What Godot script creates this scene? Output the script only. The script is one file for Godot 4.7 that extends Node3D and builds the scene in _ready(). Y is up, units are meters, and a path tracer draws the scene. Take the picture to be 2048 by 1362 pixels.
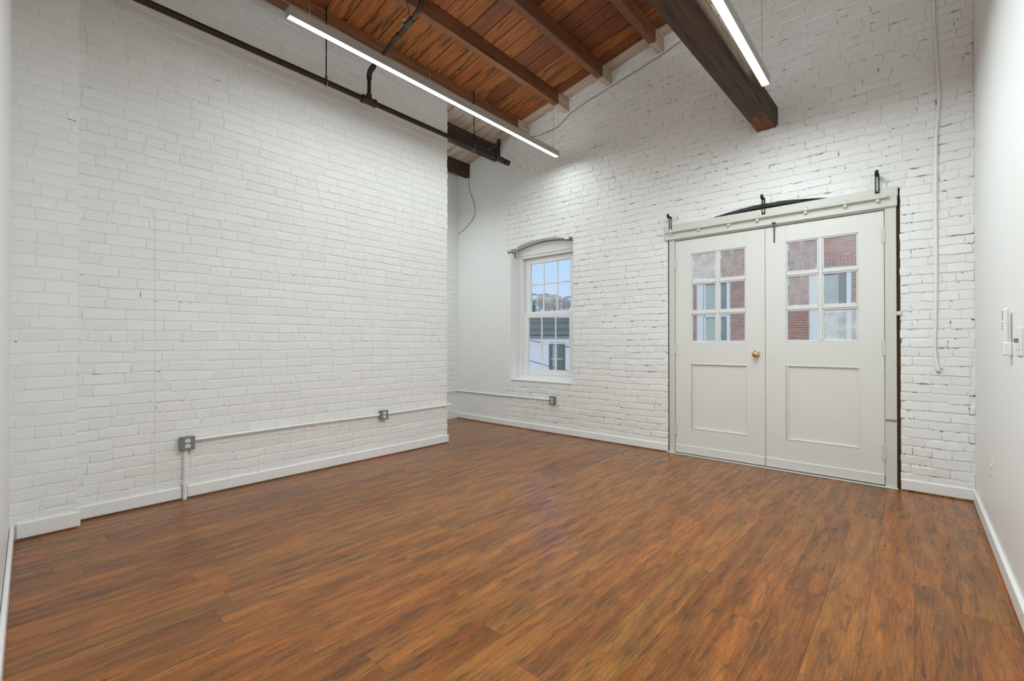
extends Node3D
# An empty loft room: painted brick walls, plank floor, timber roof, double doors and one sash window.
# Axes: back wall face at z = 0, left wall face at x = LWX, floor at y = 0.

const EYE := Vector3(0.0, 1.15, 4.70)
const YAW := 41.4
const F := 910.0
const LWX := -4.05      # face of the long brick wall
const LWZ := 1.237      # its free end
const PIERX := -3.92    # face of the shallow pier
const PIERZ := 4.36
const ALX := -5.25      # wall at the far side of the alcove
const RWX := 0.337      # plasterboard wall
const SLOPE := 0.19
const UPSHARE := 0.17    # upward share added to each light bar to lift upper walls and roof
const RELIEF := 0.0032

var rng := RandomNumberGenerator.new()
var taken := {}
var M := {}

# ---------------------------------------------------------------- names and tags
func numbered(n: String) -> String:
	if not taken.has(n):
		taken[n] = 0
		return n
	taken[n] += 1
	return "%s_%03d" % [n, taken[n]]

func tag(o: Node, label: String, category: String, group := "") -> Node:
	o.set_meta("label", label)
	o.set_meta("category", category)
	if group != "":
		o.set_meta("group", group)
	return o

func thing(called: String, label: String, category: String, at := Vector3.ZERO, turn := 0.0, group := "") -> Node3D:
	var o := Node3D.new()
	o.name = numbered(called)
	o.position = at
	o.rotation.y = turn
	add_child(o)
	tag(o, label, category, group)
	return o

func setting(called: String, at := Vector3.ZERO) -> Node3D:
	var o := Node3D.new()
	o.name = called
	o.position = at
	o.set_meta("kind", "structure")
	add_child(o)
	return o

func part(parent: Node, called: String, mesh: Mesh, mat: Material, at := Vector3.ZERO, basis := Basis.IDENTITY) -> MeshInstance3D:
	var o := MeshInstance3D.new()
	o.name = called
	o.mesh = mesh
	o.material_override = null
	for i in mesh.get_surface_count():
		o.set_surface_override_material(i, mat)
	o.transform = Transform3D(basis, at)
	parent.add_child(o, true)
	return o

# ---------------------------------------------------------------- mesh helpers
func begin() -> SurfaceTool:
	var st := SurfaceTool.new()
	st.begin(Mesh.PRIMITIVE_TRIANGLES)
	return st

func done(st: SurfaceTool) -> ArrayMesh:
	st.generate_normals()
	return st.commit()

func tri(st: SurfaceTool, a: Vector3, b: Vector3, c: Vector3) -> void:
	st.add_vertex(a)
	st.add_vertex(c)
	st.add_vertex(b)

func quad(st: SurfaceTool, a: Vector3, b: Vector3, c: Vector3, d: Vector3) -> void:
	tri(st, a, b, c)
	tri(st, a, c, d)

func out_quad(st: SurfaceTool, o: Vector3, a: Vector3, b: Vector3, c: Vector3, d: Vector3) -> void:
	if (b - a).cross(c - a).dot((a + c) * 0.5 - o) < 0.0:
		quad(st, d, c, b, a)
	else:
		quad(st, a, b, c, d)

# chamfered box
func add_box(st: SurfaceTool, c: Vector3, size: Vector3, bevel := 0.002, basis := Basis.IDENTITY) -> void:
	st.set_smooth_group(-1)
	var h := size * 0.5
	var b := minf(bevel, minf(h.x, minf(h.y, h.z)) * 0.9)
	var k := func(s: Vector3, axis: int) -> Vector3:
		var p := Vector3.ZERO
		for i in 3:
			p[i] = s[i] * (h[i] if i == axis else h[i] - b)
		return c + basis * p
	for a in 3:
		var u := (a + 1) % 3
		var w := (a + 2) % 3
		for s in [-1.0, 1.0]:
			var q := []
			for t in [[-1, -1], [1, -1], [1, 1], [-1, 1]]:
				var v := Vector3.ZERO
				v[a] = s
				v[u] = t[0]
				v[w] = t[1]
				q.append(k.call(v, a))
			out_quad(st, c, q[0], q[1], q[2], q[3])
	if b <= 0.0:
		return
	for a in 3:
		var u := (a + 1) % 3
		var w := (a + 2) % 3
		for su in [-1.0, 1.0]:
			for sw in [-1.0, 1.0]:
				var lo := Vector3.ZERO
				lo[u] = su
				lo[w] = sw
				var hi := lo
				lo[a] = -1.0
				hi[a] = 1.0
				out_quad(st, c, k.call(lo, u), k.call(hi, u), k.call(hi, w), k.call(lo, w))
	for sx in [-1.0, 1.0]:
		for sy in [-1.0, 1.0]:
			for sz in [-1.0, 1.0]:
				var s := Vector3(sx, sy, sz)
				var p0: Vector3 = k.call(s, 0)
				var p1: Vector3 = k.call(s, 1)
				var p2: Vector3 = k.call(s, 2)
				if (p1 - p0).cross(p2 - p0).dot(p0 - c) < 0.0:
					tri(st, p0, p2, p1)
				else:
					tri(st, p0, p1, p2)

func box(size: Vector3, bevel := 0.002) -> ArrayMesh:
	var st := begin()
	add_box(st, Vector3.ZERO, size, bevel)
	return done(st)

# box between two corners, as a part placed in the parent's axes
func box_part(parent: Node, called: String, a: Vector3, b: Vector3, mat: Material, bevel := 0.002) -> MeshInstance3D:
	return part(parent, called, box((b - a).abs(), bevel), mat, (a + b) * 0.5)

# timber: chamfered box with the grain running along the given axis
func wood_mesh(size: Vector3, along: int, off: Vector2, per := Vector2(2.4, 1.2), bevel := 0.003) -> ArrayMesh:
	var st := begin()
	add_box(st, Vector3.ZERO, size, bevel)
	var m := done(st)
	var arr := m.surface_get_arrays(0)
	var v: PackedVector3Array = arr[Mesh.ARRAY_VERTEX]
	var uv := PackedVector2Array()
	uv.resize(v.size())
	var p := (along + 1) % 3
	var q := (along + 2) % 3
	for i in v.size():
		uv[i] = Vector2(v[i][along] / per.x + off.x, (v[i][p] + v[i][q]) / per.y + off.y)
	arr[Mesh.ARRAY_TEX_UV] = uv
	var r := ArrayMesh.new()
	r.add_surface_from_arrays(Mesh.PRIMITIVE_TRIANGLES, arr)
	return r

func add_tube(st: SurfaceTool, pts: Array, radius, sides := 10, caps := true) -> void:
	var n := pts.size()
	var dirs := []
	for i in n:
		var d: Vector3 = (pts[mini(i + 1, n - 1)] - pts[maxi(i - 1, 0)])
		dirs.append(d.normalized())
	var ref := Vector3.UP if absf(dirs[0].y) < 0.9 else Vector3.RIGHT
	var nx: Vector3 = dirs[0].cross(ref).normalized()
	var rings := []
	for i in n:
		nx = (nx - dirs[i] * nx.dot(dirs[i])).normalized()
		var ny: Vector3 = dirs[i].cross(nx)
		var r: float = radius[i] if radius is Array else radius
		var ring := []
		for s in sides:
			var a := TAU * s / sides
			ring.append(pts[i] + (nx * cos(a) + ny * sin(a)) * r)
		rings.append(ring)
	st.set_smooth_group(0)
	for i in n - 1:
		for s in sides:
			var s2 := (s + 1) % sides
			out_quad(st, (pts[i] + pts[i + 1]) * 0.5, rings[i][s], rings[i][s2], rings[i + 1][s2], rings[i + 1][s])
	if caps:
		st.set_smooth_group(-1)
		for s in sides:
			var s2 := (s + 1) % sides
			tri(st, pts[0], rings[0][s], rings[0][s2])
			tri(st, pts[n - 1], rings[n - 1][s2], rings[n - 1][s])

func tube(pts: Array, radius, sides := 10) -> ArrayMesh:
	var st := begin()
	add_tube(st, pts, radius, sides)
	return done(st)

func curve(pts: Array, step := 0.03) -> Array:
	var c := Curve3D.new()
	for i in pts.size():
		var t: Vector3 = (pts[mini(i + 1, pts.size() - 1)] - pts[maxi(i - 1, 0)]) / 6.0
		c.add_point(pts[i], -t, t)
	c.bake_interval = step
	return Array(c.get_baked_points())

# profile of [radius, height] turned about the axis
func lathe(profile: Array, axis := Vector3.UP, sides := 20) -> ArrayMesh:
	var pts := []
	var rad := []
	for p in profile:
		pts.append(axis * p[1])
		rad.append(maxf(p[0], 0.0002))
	var st := begin()
	var ref := Vector3.RIGHT if absf(axis.x) < 0.9 else Vector3.UP
	var nx := axis.cross(ref).normalized()
	var ny := axis.cross(nx)
	st.set_smooth_group(0)
	for i in pts.size() - 1:
		for s in sides:
			var a := TAU * s / sides
			var b := TAU * (s + 1) / sides
			var da := nx * cos(a) + ny * sin(a)
			var db := nx * cos(b) + ny * sin(b)
			quad(st, pts[i] + da * rad[i], pts[i] + db * rad[i], pts[i + 1] + db * rad[i + 1], pts[i + 1] + da * rad[i + 1])
	return done(st)

# solid between an outline in the xy plane and its copy at another depth
func prism(outline: PackedVector2Array, z0: float, z1: float) -> ArrayMesh:
	var st := begin()
	st.set_smooth_group(-1)
	var idx := Geometry2D.triangulate_polygon(outline)
	var ccw := not Geometry2D.is_polygon_clockwise(outline)
	for t in range(0, idx.size(), 3):
		var p := []
		for k in 3:
			p.append(outline[idx[t + k]])
		var up: bool = (p[1] - p[0]).cross(p[2] - p[0]) > 0.0
		var q := [0, 1, 2] if up else [0, 2, 1]
		tri(st, Vector3(p[q[0]].x, p[q[0]].y, z1), Vector3(p[q[1]].x, p[q[1]].y, z1), Vector3(p[q[2]].x, p[q[2]].y, z1))
		tri(st, Vector3(p[q[0]].x, p[q[0]].y, z0), Vector3(p[q[2]].x, p[q[2]].y, z0), Vector3(p[q[1]].x, p[q[1]].y, z0))
	for i in outline.size():
		var a := outline[i]
		var b := outline[(i + 1) % outline.size()]
		if not ccw:
			var c := a
			a = b
			b = c
		quad(st, Vector3(a.x, a.y, z0), Vector3(b.x, b.y, z0), Vector3(b.x, b.y, z1), Vector3(a.x, a.y, z1))
	return done(st)

# ---------------------------------------------------------------- textures
func noise(seed_: int, freq: float, octaves := 4, type := FastNoiseLite.TYPE_SIMPLEX_SMOOTH) -> FastNoiseLite:
	var n := FastNoiseLite.new()
	n.seed = seed_
	n.noise_type = type
	n.frequency = freq
	n.fractal_octaves = octaves
	return n

# streaky, tileable byte field: noise made narrow and drawn out along x
func streak(w: int, h: int, stretch: int, n: FastNoiseLite) -> PackedByteArray:
	var im := n.get_seamless_image(w / stretch, h)
	im.convert(Image.FORMAT_L8)
	if stretch > 1:
		im.resize(w, h, Image.INTERPOLATE_CUBIC)
	return im.get_data()

func tex(im: Image) -> ImageTexture:
	return ImageTexture.create_from_image(im)

# floor laminate: [colour, relief]; 2.4 m by 1.2 m of board
func floor_wood() -> Array:
	var w := 2048
	var h := 1024
	var broad := streak(w, h, 9, noise(11, 0.016, 3))
	var fine := streak(w, h, 16, noise(12, 0.12, 3))
	var blot := streak(w, h, 8, noise(14, 0.035, 4))
	var warm := streak(w, h, 7, noise(15, 0.014, 2))
	var pore := streak(w, h, 7, noise(16, 0.34, 1))
	var field := noise(13, 0.0062, 2)
	var rgb := PackedByteArray()
	rgb.resize(w * h * 3)
	var hgt := PackedByteArray()
	hgt.resize(w * h)
	for y in h:
		for x in w:
			var i := y * w + x
			var b := broad[i] / 255.0 - 0.5
			var f := fine[i] / 255.0 - 0.5
			var k := warm[i] / 255.0 - 0.5
			var r: float = fposmod(field.get_noise_2d(x * 0.16, y) * 17.0 + y * 0.045 + f * 0.5, 1.0)
			var line: float = maxf(0.0, 1.0 - absf(r - 0.5) * 4.5)
			var d: float = clampf((blot[i] / 255.0 - 0.675) * 5.0, 0.0, 1.0)
			var p: float = clampf((pore[i] / 255.0 - 0.70) * 4.0, 0.0, 1.0)
			var t: float = 0.715 + 0.26 * b + 0.24 * f - 0.075 * line - 0.13 * p
			var red: float = t * (0.522 + 0.03 * k)
			var green: float = t * (0.322 - 0.018 * k)
			var blue: float = t * (0.128 - 0.03 * k)
			var dm: float = d * clampf(0.38 + 0.9 * f + 0.4 * p + 0.2 * line, 0.0, 0.85)
			red = lerpf(red, 0.150, dm)
			green = lerpf(green, 0.112, dm)
			blue = lerpf(blue, 0.085, dm)
			rgb[i * 3] = int(clampf(red * 1.55, 0, 1) * 255)
			rgb[i * 3 + 1] = int(clampf(green * 1.55, 0, 1) * 255)
			rgb[i * 3 + 2] = int(clampf(blue * 1.55, 0, 1) * 255)
			hgt[i] = int(clampf(0.75 - 0.5 * line - 0.25 * p, 0, 1) * 255)
	return [tex(Image.create_from_data(w, h, false, Image.FORMAT_RGB8, rgb)), tex(Image.create_from_data(w, h, false, Image.FORMAT_L8, hgt))]

# old timber: light and dark colour, knots and dark stains
func old_wood(seed_: int, light: Color, dark: Color, stain: Color, knots: int, stain_at: float, w := 1024, h := 1024) -> ImageTexture:
	var broad := streak(w, h, 8, noise(seed_, 0.014, 3))
	var fine := streak(w, h, 16, noise(seed_ + 1, 0.12, 3))
	var field := streak(w, h, 5, noise(seed_ + 2, 0.007, 2))
	var blot := streak(w, h, 5, noise(seed_ + 3, 0.012, 4))
	var r2 := RandomNumberGenerator.new()
	r2.seed = seed_
	var rgb := PackedByteArray()
	rgb.resize(w * h * 3)
	for i in w * h:
		var f := fine[i] / 255.0
		var r: float = fposmod(field[i] * 0.07 + f * 0.4, 1.0)
		var t: float = clampf(0.5 + 0.8 * (broad[i] / 255.0 - 0.5) + 0.55 * (f - 0.5) - 0.20 * maxf(0.0, 1.0 - absf(r - 0.5) * 5.0), 0.0, 1.0)
		var s: float = clampf((blot[i] / 255.0 - stain_at) * 4.0, 0.0, 1.0) * (0.45 + 0.55 * f)
		var c := dark.lerp(light, t).lerp(stain, s)
		rgb[i * 3] = int(clampf(c.r, 0, 1) * 255)
		rgb[i * 3 + 1] = int(clampf(c.g, 0, 1) * 255)
		rgb[i * 3 + 2] = int(clampf(c.b, 0, 1) * 255)
	for k in knots:
		var cx := r2.randi_range(30, w - 30)
		var cy := r2.randi_range(20, h - 20)
		var ra := r2.randf_range(6, 13)
		var rb := ra * r2.randf_range(0.6, 0.9)
		for y in range(int(cy - rb * 2), int(cy + rb * 2) + 1):
			for x in range(int(cx - ra * 2), int(cx + ra * 2) + 1):
				if x < 0 or y < 0 or x >= w or y >= h:
					continue
				var q := Vector2((x - cx) / ra, (y - cy) / rb).length()
				var e: float = clampf((1.25 - q) * 3.0, 0.0, 1.0) * (0.75 + 0.25 * sin(q * 14.0))
				if e > 0.0:
					var i := (y * w + x) * 3
					rgb[i] = int(lerpf(rgb[i], stain.r * 255, e))
					rgb[i + 1] = int(lerpf(rgb[i + 1], stain.g * 255, e))
					rgb[i + 2] = int(lerpf(rgb[i + 2], stain.b * 255, e))
	return tex(Image.create_from_data(w, h, false, Image.FORMAT_RGB8, rgb))

# grime on a pane: whitish film, thicker in a ragged margin and in clouds
func grime(seed_: int, veil: float, margin: float) -> ImageTexture:
	var w := 256
	var im := noise(seed_, 0.009, 3).get_image(w, w)
	im.convert(Image.FORMAT_L8)
	var a := im.get_data()
	var im2 := noise(seed_ + 1, 0.12, 3).get_image(w, w)
	im2.convert(Image.FORMAT_L8)
	var b := im2.get_data()
	var px := PackedByteArray()
	px.resize(w * w * 4)
	for y in w:
		for x in w:
			var i := y * w + x
			var cloud: float = a[i] / 255.0
			var speck: float = clampf((b[i] / 255.0 - 0.70) * 5.0, 0.0, 1.0)
			var e := mini(mini(x, w - 1 - x), mini(y, w - 1 - y)) / float(w)
			var m: float = clampf((0.03 + 0.11 * cloud - e) * 12.0, 0.0, 1.0) * margin
			var al: float = clampf(veil * (0.75 + 0.5 * cloud) + m * 0.5 + speck * 0.10 + 0.03 * (b[i] / 255.0 - 0.5), 0.0, 0.92)
			px[i * 4] = 225
			px[i * 4 + 1] = 232
			px[i * 4 + 2] = 236
			px[i * 4 + 3] = int(al * 255)
	return tex(Image.create_from_data(w, w, false, Image.FORMAT_RGBA8, px))

# ---------------------------------------------------------------- materials
func mat(called: String, c: Color, rough := 0.6, metal := 0.0, spec := 0.5) -> StandardMaterial3D:
	var m := StandardMaterial3D.new()
	m.resource_name = called
	m.albedo_color = c
	m.roughness = rough
	m.metallic = metal
	m.metallic_specular = spec
	M[called] = m
	return m

func relief(m: StandardMaterial3D, t: Texture2D, depth_cm: float, per_metre: float) -> StandardMaterial3D:
	m.heightmap_enabled = true
	m.heightmap_texture = t
	m.heightmap_scale = depth_cm
	m.uv1_triplanar = true
	m.uv1_world_triplanar = true
	m.uv1_scale = Vector3.ONE * per_metre
	return m

func wood_mat(called: String, t: Texture2D, tint: Color, rough := 0.7) -> StandardMaterial3D:
	var m := mat(called, tint, rough)
	m.albedo_texture = t
	return m

func make_materials() -> void:
	var lumps := noise(31, 0.018, 5)
	var im := lumps.get_seamless_image(1024, 1024)
	im.convert(Image.FORMAT_L8)
	var coarse := tex(im)
	var im2 := noise(32, 0.05, 3).get_seamless_image(512, 512)
	im2.convert(Image.FORMAT_L8)
	var orange_peel := tex(im2)
	for i in 3:
		relief(mat("painted_brick_%d" % i, [Color(0.945, 0.946, 0.938), Color(0.938, 0.939, 0.931), Color(0.951, 0.952, 0.944)][i], 0.5), coarse, 0.07, 2.2)
	relief(mat("painted_joint", Color(0.940, 0.941, 0.933), 0.55), coarse, 0.10, 3.0)
	relief(mat("plaster", Color(0.94, 0.94, 0.935), 0.5), coarse, 0.10, 0.8)
	relief(mat("plasterboard", Color(0.945, 0.945, 0.94), 0.42), orange_peel, 0.015, 4.0)
	relief(mat("white_trim", Color(0.95, 0.95, 0.945), 0.32), orange_peel, 0.01, 3.0)
	mat("raw_mortar", Color(0.24, 0.17, 0.11), 0.95)
	mat("pit", Color(0.13, 0.105, 0.085), 0.95)
	mat("old_paint", Color(0.27, 0.24, 0.21), 0.95)
	relief(mat("gap_foam", Color(0.33, 0.25, 0.16), 0.95), coarse, 1.0, 6.0)
	mat("backer_rod", Color(0.27, 0.265, 0.255), 0.9)
	relief(mat("door_paint", Color(0.895, 0.892, 0.876), 0.42), orange_peel, 0.012, 3.0)
	relief(mat("frame_paint", Color(0.845, 0.842, 0.812), 0.45), orange_peel, 0.03, 3.0)
	mat("vinyl", Color(0.95, 0.945, 0.945), 0.3)
	mat("white_plastic", Color(0.92, 0.92, 0.90), 0.3)
	mat("grey_key", Color(0.5, 0.5, 0.52), 0.4)
	mat("screen_grey", Color(0.55, 0.56, 0.56), 0.25)
	mat("slot", Color(0.1, 0.1, 0.1), 0.7)
	mat("grey_box", Color(0.56, 0.565, 0.56), 0.35, 0.35)
	mat("steel", Color(0.62, 0.61, 0.59), 0.35, 0.9)
	mat("wire", Color(0.55, 0.54, 0.52), 0.5, 0.6)
	mat("black_iron", Color(0.10, 0.095, 0.09), 0.45, 0.5)
	mat("pipe_iron", Color(0.20, 0.155, 0.13), 0.5, 0.35)
	mat("fitting_iron", Color(0.25, 0.20, 0.16), 0.6, 0.35)
	mat("brass", Color(0.88, 0.80, 0.58), 0.16, 1.0)
	mat("bolt_iron", Color(0.42, 0.39, 0.35), 0.5, 0.6)
	mat("housing", Color(0.72, 0.71, 0.69), 0.4, 0.25)
	mat("tan_cable", Color(0.60, 0.52, 0.44), 0.6)
	mat("dark_cable", Color(0.33, 0.31, 0.29), 0.7)
	var glow := mat("diffuser", Color(0.95, 0.95, 0.93), 0.4)
	glow.emission_enabled = true
	glow.emission = Color(1.0, 0.985, 0.95)
	glow.emission_energy_multiplier = 3.2
	var glass := mat("glass", Color(0.97, 0.99, 0.985, 0.03), 0.02)
	glass.transparency = BaseMaterial3D.TRANSPARENCY_ALPHA
	var fw := floor_wood()
	var tints := [Color(1, 1, 1), Color(0.95, 0.93, 0.92), Color(1.0, 0.96, 0.93), Color(0.96, 0.98, 0.98), Color(0.90, 0.87, 0.86)]
	for i in tints.size():
		var m := wood_mat("laminate_%d" % i, fw[0], tints[i], 0.24)
		m.metallic_specular = 0.42
		m.heightmap_enabled = true
		m.heightmap_texture = fw[1]
		m.heightmap_scale = 0.045
	mat("underlay", Color(0.50, 0.46, 0.42), 0.9)
	var pine := old_wood(51, Color(0.69, 0.395, 0.155), Color(0.50, 0.265, 0.095), Color(0.20, 0.12, 0.08), 26, 0.74)
	var worn := old_wood(61, Color(0.70, 0.435, 0.19), Color(0.49, 0.27, 0.105), Color(0.19, 0.125, 0.085), 16, 0.62)
	var pale := old_wood(71, Color(0.86, 0.82, 0.77), Color(0.72, 0.63, 0.54), Color(0.48, 0.37, 0.29), 8, 0.68)
	var grey := old_wood(81, Color(0.33, 0.275, 0.23), Color(0.19, 0.155, 0.13), Color(0.09, 0.08, 0.07), 6, 0.60)
	var joist := old_wood(91, Color(0.57, 0.37, 0.23), Color(0.40, 0.25, 0.155), Color(0.24, 0.16, 0.11), 8, 0.70)
	for i in 3:
		wood_mat("pine_%d" % i, pine, [Color(1, 1, 1), Color(0.80, 0.75, 0.70), Color(0.93, 0.85, 0.77)][i], 0.6)
	wood_mat("worn_pine", worn, Color(1, 1, 1), 0.75)
	wood_mat("whitewashed", pale, Color(1, 1, 1), 0.75)
	wood_mat("dark_beam", grey, Color(1.12, 1.0, 0.86), 0.75)
	wood_mat("dark_joist", grey, Color(1.1, 1.05, 1.0), 0.75)
	wood_mat("joist", joist, Color(1, 1, 1), 0.7)
	wood_mat("raw_end", pine, Color(0.74, 0.74, 0.70), 0.7)
	mat("deck_wood", Color(0.52, 0.35, 0.21), 0.9)
	# outdoors
	for i in 5:
		mat("red_brick_%d" % i, [Color(0.62, 0.29, 0.22), Color(0.55, 0.25, 0.20), Color(0.67, 0.33, 0.24), Color(0.45, 0.24, 0.22), Color(0.58, 0.31, 0.26)][i], 0.9)
	mat("pale_mortar", Color(0.72, 0.63, 0.57), 0.95)
	mat("white_house", Color(0.90, 0.91, 0.92), 0.8)
	mat("house_roof", Color(0.27, 0.31, 0.31), 0.7)
	mat("house_roof_edge", Color(0.36, 0.41, 0.42), 0.7)
	mat("dark_frame", Color(0.30, 0.34, 0.35), 0.6)
	mat("white_frame", Color(0.90, 0.91, 0.92), 0.5)
	mat("dim_pane", Color(0.36, 0.42, 0.42), 0.12)
	mat("curtain", Color(0.66, 0.72, 0.70), 0.9)
	mat("snow", Color(0.93, 0.94, 0.96), 0.9)
	mat("yard", Color(0.62, 0.60, 0.58), 0.95)
	mat("brush", Color(0.66, 0.61, 0.54), 0.95)
	mat("bark", Color(0.36, 0.31, 0.27), 0.95)
	mat("fir_green", Color(0.20, 0.30, 0.20), 0.95)
	var g := [[0, 0.12, 0.5], [4, 0.30, 0.9], [8, 0.62, 0.8], [12, 0.03, 0.28]]
	for i in g.size():
		var m := mat("grime_%d" % i, Color(1, 1, 1, 1), 0.6)
		m.albedo_texture = grime(200 + g[i][0], g[i][1], g[i][2])
		m.transparency = BaseMaterial3D.TRANSPARENCY_ALPHA

# ---------------------------------------------------------------- brickwork
# one brick: uneven face and soft arrises; face at z = 0, foot at z = -RELIEF
func brick_mesh(l: float, h: float, r: RandomNumberGenerator, rough := 1.0, foot := RELIEF) -> ArrayMesh:
	var st := begin()
	st.set_smooth_group(0)
	var xs := [-0.5, -0.25, 0.0, 0.25, 0.5]
	var ys := [-0.5, 0.0, 0.5]
	var p := []
	var inset := 0.0026
	st.set_smooth_group(1)
	for j in 3:
		var row := []
		for i in 5:
			var edge := i == 0 or i == 4 or j == 0 or j == 2
			var q := Vector3(xs[i] * (l - inset * 0.9), ys[j] * (h - inset * 2), r.randf_range(-0.0006, 0.0004) * rough - (0.0002 if edge else 0.0))
			if edge:
				q += Vector3(r.randf_range(-1, 1), r.randf_range(-1, 1), 0) * 0.0020 * rough
			if (i == 0 or i == 4) and (j == 0 or j == 2):
				q.x *= 1.0 - 0.012 * rough
				q.z -= 0.0004
			row.append(q)
		p.append(row)
	for j in 2:
		for i in 4:
			quad(st, p[j][i], p[j][i + 1], p[j + 1][i + 1], p[j + 1][i])
	st.set_smooth_group(2)
	var rim := []
	var jit := func() -> float: return r.randf_range(-0.0018, 0.0018) * rough
	for i in 5:
		rim.append([p[0][i], Vector3(xs[i] * l, -h * 0.5 + jit.call(), -foot)])
	rim.append([p[1][4], Vector3(l * 0.5, 0, -foot)])
	for i in [4, 3, 2, 1, 0]:
		rim.append([p[2][i], Vector3(xs[i] * l, h * 0.5 + jit.call(), -foot)])
	rim.append([p[1][0], Vector3(-l * 0.5, 0, -foot)])
	for i in rim.size():
		var k := (i + 1) % rim.size()
		quad(st, rim[i][1], rim[k][1], rim[k][0], rim[i][0])
	return done(st)

var brick_forms := {}

func brick_form(l: float, h: float, rough: float, foot: float) -> Mesh:
	var key := "%d_%d_%d_%d" % [int(round(l * 200)), int(round(h * 2000)), int(rough * 10) + int(foot * 100000), rng.randi() % 7]
	if not brick_forms.has(key):
		var r := RandomNumberGenerator.new()
		r.seed = hash(key)
		brick_forms[key] = brick_mesh(round(l * 200) / 200.0 - 0.0, h, r, rough, foot)
	return brick_forms[key]

# Courses of brick on a plane. frame: x along the wall, y up, z out of it. free(y) gives the stretches of wall to cover at that height.
# The bricks that show largest to the eye become parts, the rest one joined part.
func lay(parent: Node3D, frame: Transform3D, y0: float, y1: float, course: float, free: Callable, mats: Array, rough := 1.0, chip_rate := 0.0, most := 300, joint := 0.010, only = null, proud := 0.0, chip_size := 1.0) -> void:
	var spots := []
	var chips := begin()
	chips.set_smooth_group(-1)
	var any_chip := false
	var unit := 0.210
	var wob := noise(7 + int(course * 10000), 0.6, 2)
	var n := int(ceil((y1 - y0) / course))
	for c in n:
		var y := y0 + (c + 0.5) * course
		if y + course * 0.3 > y1:
			break
		var header := (c * 7 + int(course * 10000)) % 19 < 3
		for run in free.call(y):
			var step: float = unit * (0.52 if header else 1.0) * rng.randf_range(0.97, 1.04)
			var x: float = run[0] - fposmod(run[0] * 1.0 + (0.5 if c % 2 else 0.0) * step + rng.randf_range(0, 0.02), step)
			while x < run[1]:
				var len_: float = step * (1.0 if rng.randf() > 0.16 else rng.randf_range(0.52, 0.92))
				var a := maxf(x, run[0])
				var b := minf(x + len_, run[1])
				x += len_
				if b - a < 0.03:
					continue
				var at_wall_end: bool = b > run[1] - 0.001 or a < run[0] + 0.001
				var l := b - a - (joint * 0.22 if not at_wall_end else joint * 0.15)
				var dy := wob.get_noise_2d((a + b) * 0.5 * 3.0, y * 2.0) * 0.011
				var turn := rng.randf_range(-0.006, 0.006) * rough
				var z := proud + rng.randf_range(-0.0008, 0.0008) * rough
				var bs := Basis(Vector3(0, 0, 1), turn) * Basis(Vector3(1, 0, 0), rng.randf_range(-0.018, 0.022) * rough) * Basis(Vector3(0, 1, 0), rng.randf_range(-0.005, 0.005) * rough)
				var local := Transform3D(bs, Vector3((a + b) * 0.5, y + dy, z))
				var m := brick_form(l, course - joint + [0.0005, 0.0, -0.0015, 0.002][rng.randi() % 4], rough, RELIEF + proud + 0.0012)
				var w: Transform3D = frame * local
				var d := w.origin - EYE
				var area := l * absf(d.normalized().dot(frame.basis.z)) / d.length_squared()
				var sees := in_view(w.origin)
				if only != null:
					sees = sees and only.call(local.origin)
				spots.append([area if sees else 0.0, local, m, rng.randi() % mats.size()])
				if chip_rate > 0.0 and rng.randf() < chip_rate:
					any_chip = true
					for k in rng.randi_range(1, 3):
						var low := rng.randf() < 0.8
						var cx := rng.randf_range(a, b) if low else a
						var cy := y - course * 0.5 + rng.randf_range(-0.003, 0.004) if low else y + rng.randf_range(-0.02, 0.02)
						var cl := rng.randf_range(0.0025, 0.011) * (1.0 + 2.4 * (rng.randf() ** 4.0)) * chip_size
						var ch := rng.randf_range(0.0009, 0.0024) * chip_size
						if not low:
							var sw := cl
							cl = ch
							ch = sw * 0.6
						var zz := -RELIEF + proud * 0.6 + 0.0006
						var sk := rng.randf_range(-0.002, 0.002)
						var q := [Vector3(cx - cl, cy + sk, zz), Vector3(cx - cl * 0.2, cy - ch, zz + 0.001), Vector3(cx + cl, cy - sk, zz), Vector3(cx + cl * 0.1, cy + ch, zz + 0.001)]
						var mid := Vector3(cx, cy, zz + 0.0022)
						for e in 4:
							tri(chips, q[e], q[(e + 1) % 4], mid)
	spots.sort_custom(func(p, q): return p[0] > q[0])
	var rest := []
	for i in mats.size():
		rest.append(begin())
	var some := []
	some.resize(mats.size())
	some.fill(false)
	for i in spots.size():
		var s: Array = spots[i]
		if i < most and s[0] > 0.0:
			var t: Transform3D = frame * s[1]
			part(parent, "brick", s[2], mats[s[3]], t.origin, t.basis)
		else:
			rest[s[3]].append_from(s[2], 0, frame * s[1])
			some[s[3]] = true
	var whole := ArrayMesh.new()
	var o := MeshInstance3D.new()
	o.name = "brickwork"
	var used := []
	for i in mats.size():
		if some[i]:
			rest[i].commit(whole)
			used.append(mats[i])
	if used.size():
		o.mesh = whole
		for i in used.size():
			o.set_surface_override_material(i, used[i])
		o.set_meta("kind", "stuff")
		parent.add_child(o, true)
	if any_chip:
		var co := part(parent, "paint_chip", done(chips), M.old_paint, frame.origin, frame.basis)
		co.set_meta("kind", "stuff")

func in_view(p: Vector3) -> bool:
	var d := p - EYE
	var t := deg_to_rad(YAW)
	var depth := d.dot(Vector3(-sin(t), 0, -cos(t)))
	if depth < 0.1:
		return false
	var x := 1024 + F * d.dot(Vector3(cos(t), 0, -sin(t))) / depth
	var y := 686 - F * d.y / depth
	return x > -10 and x < 2058 and y > -10 and y < 1372

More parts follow.
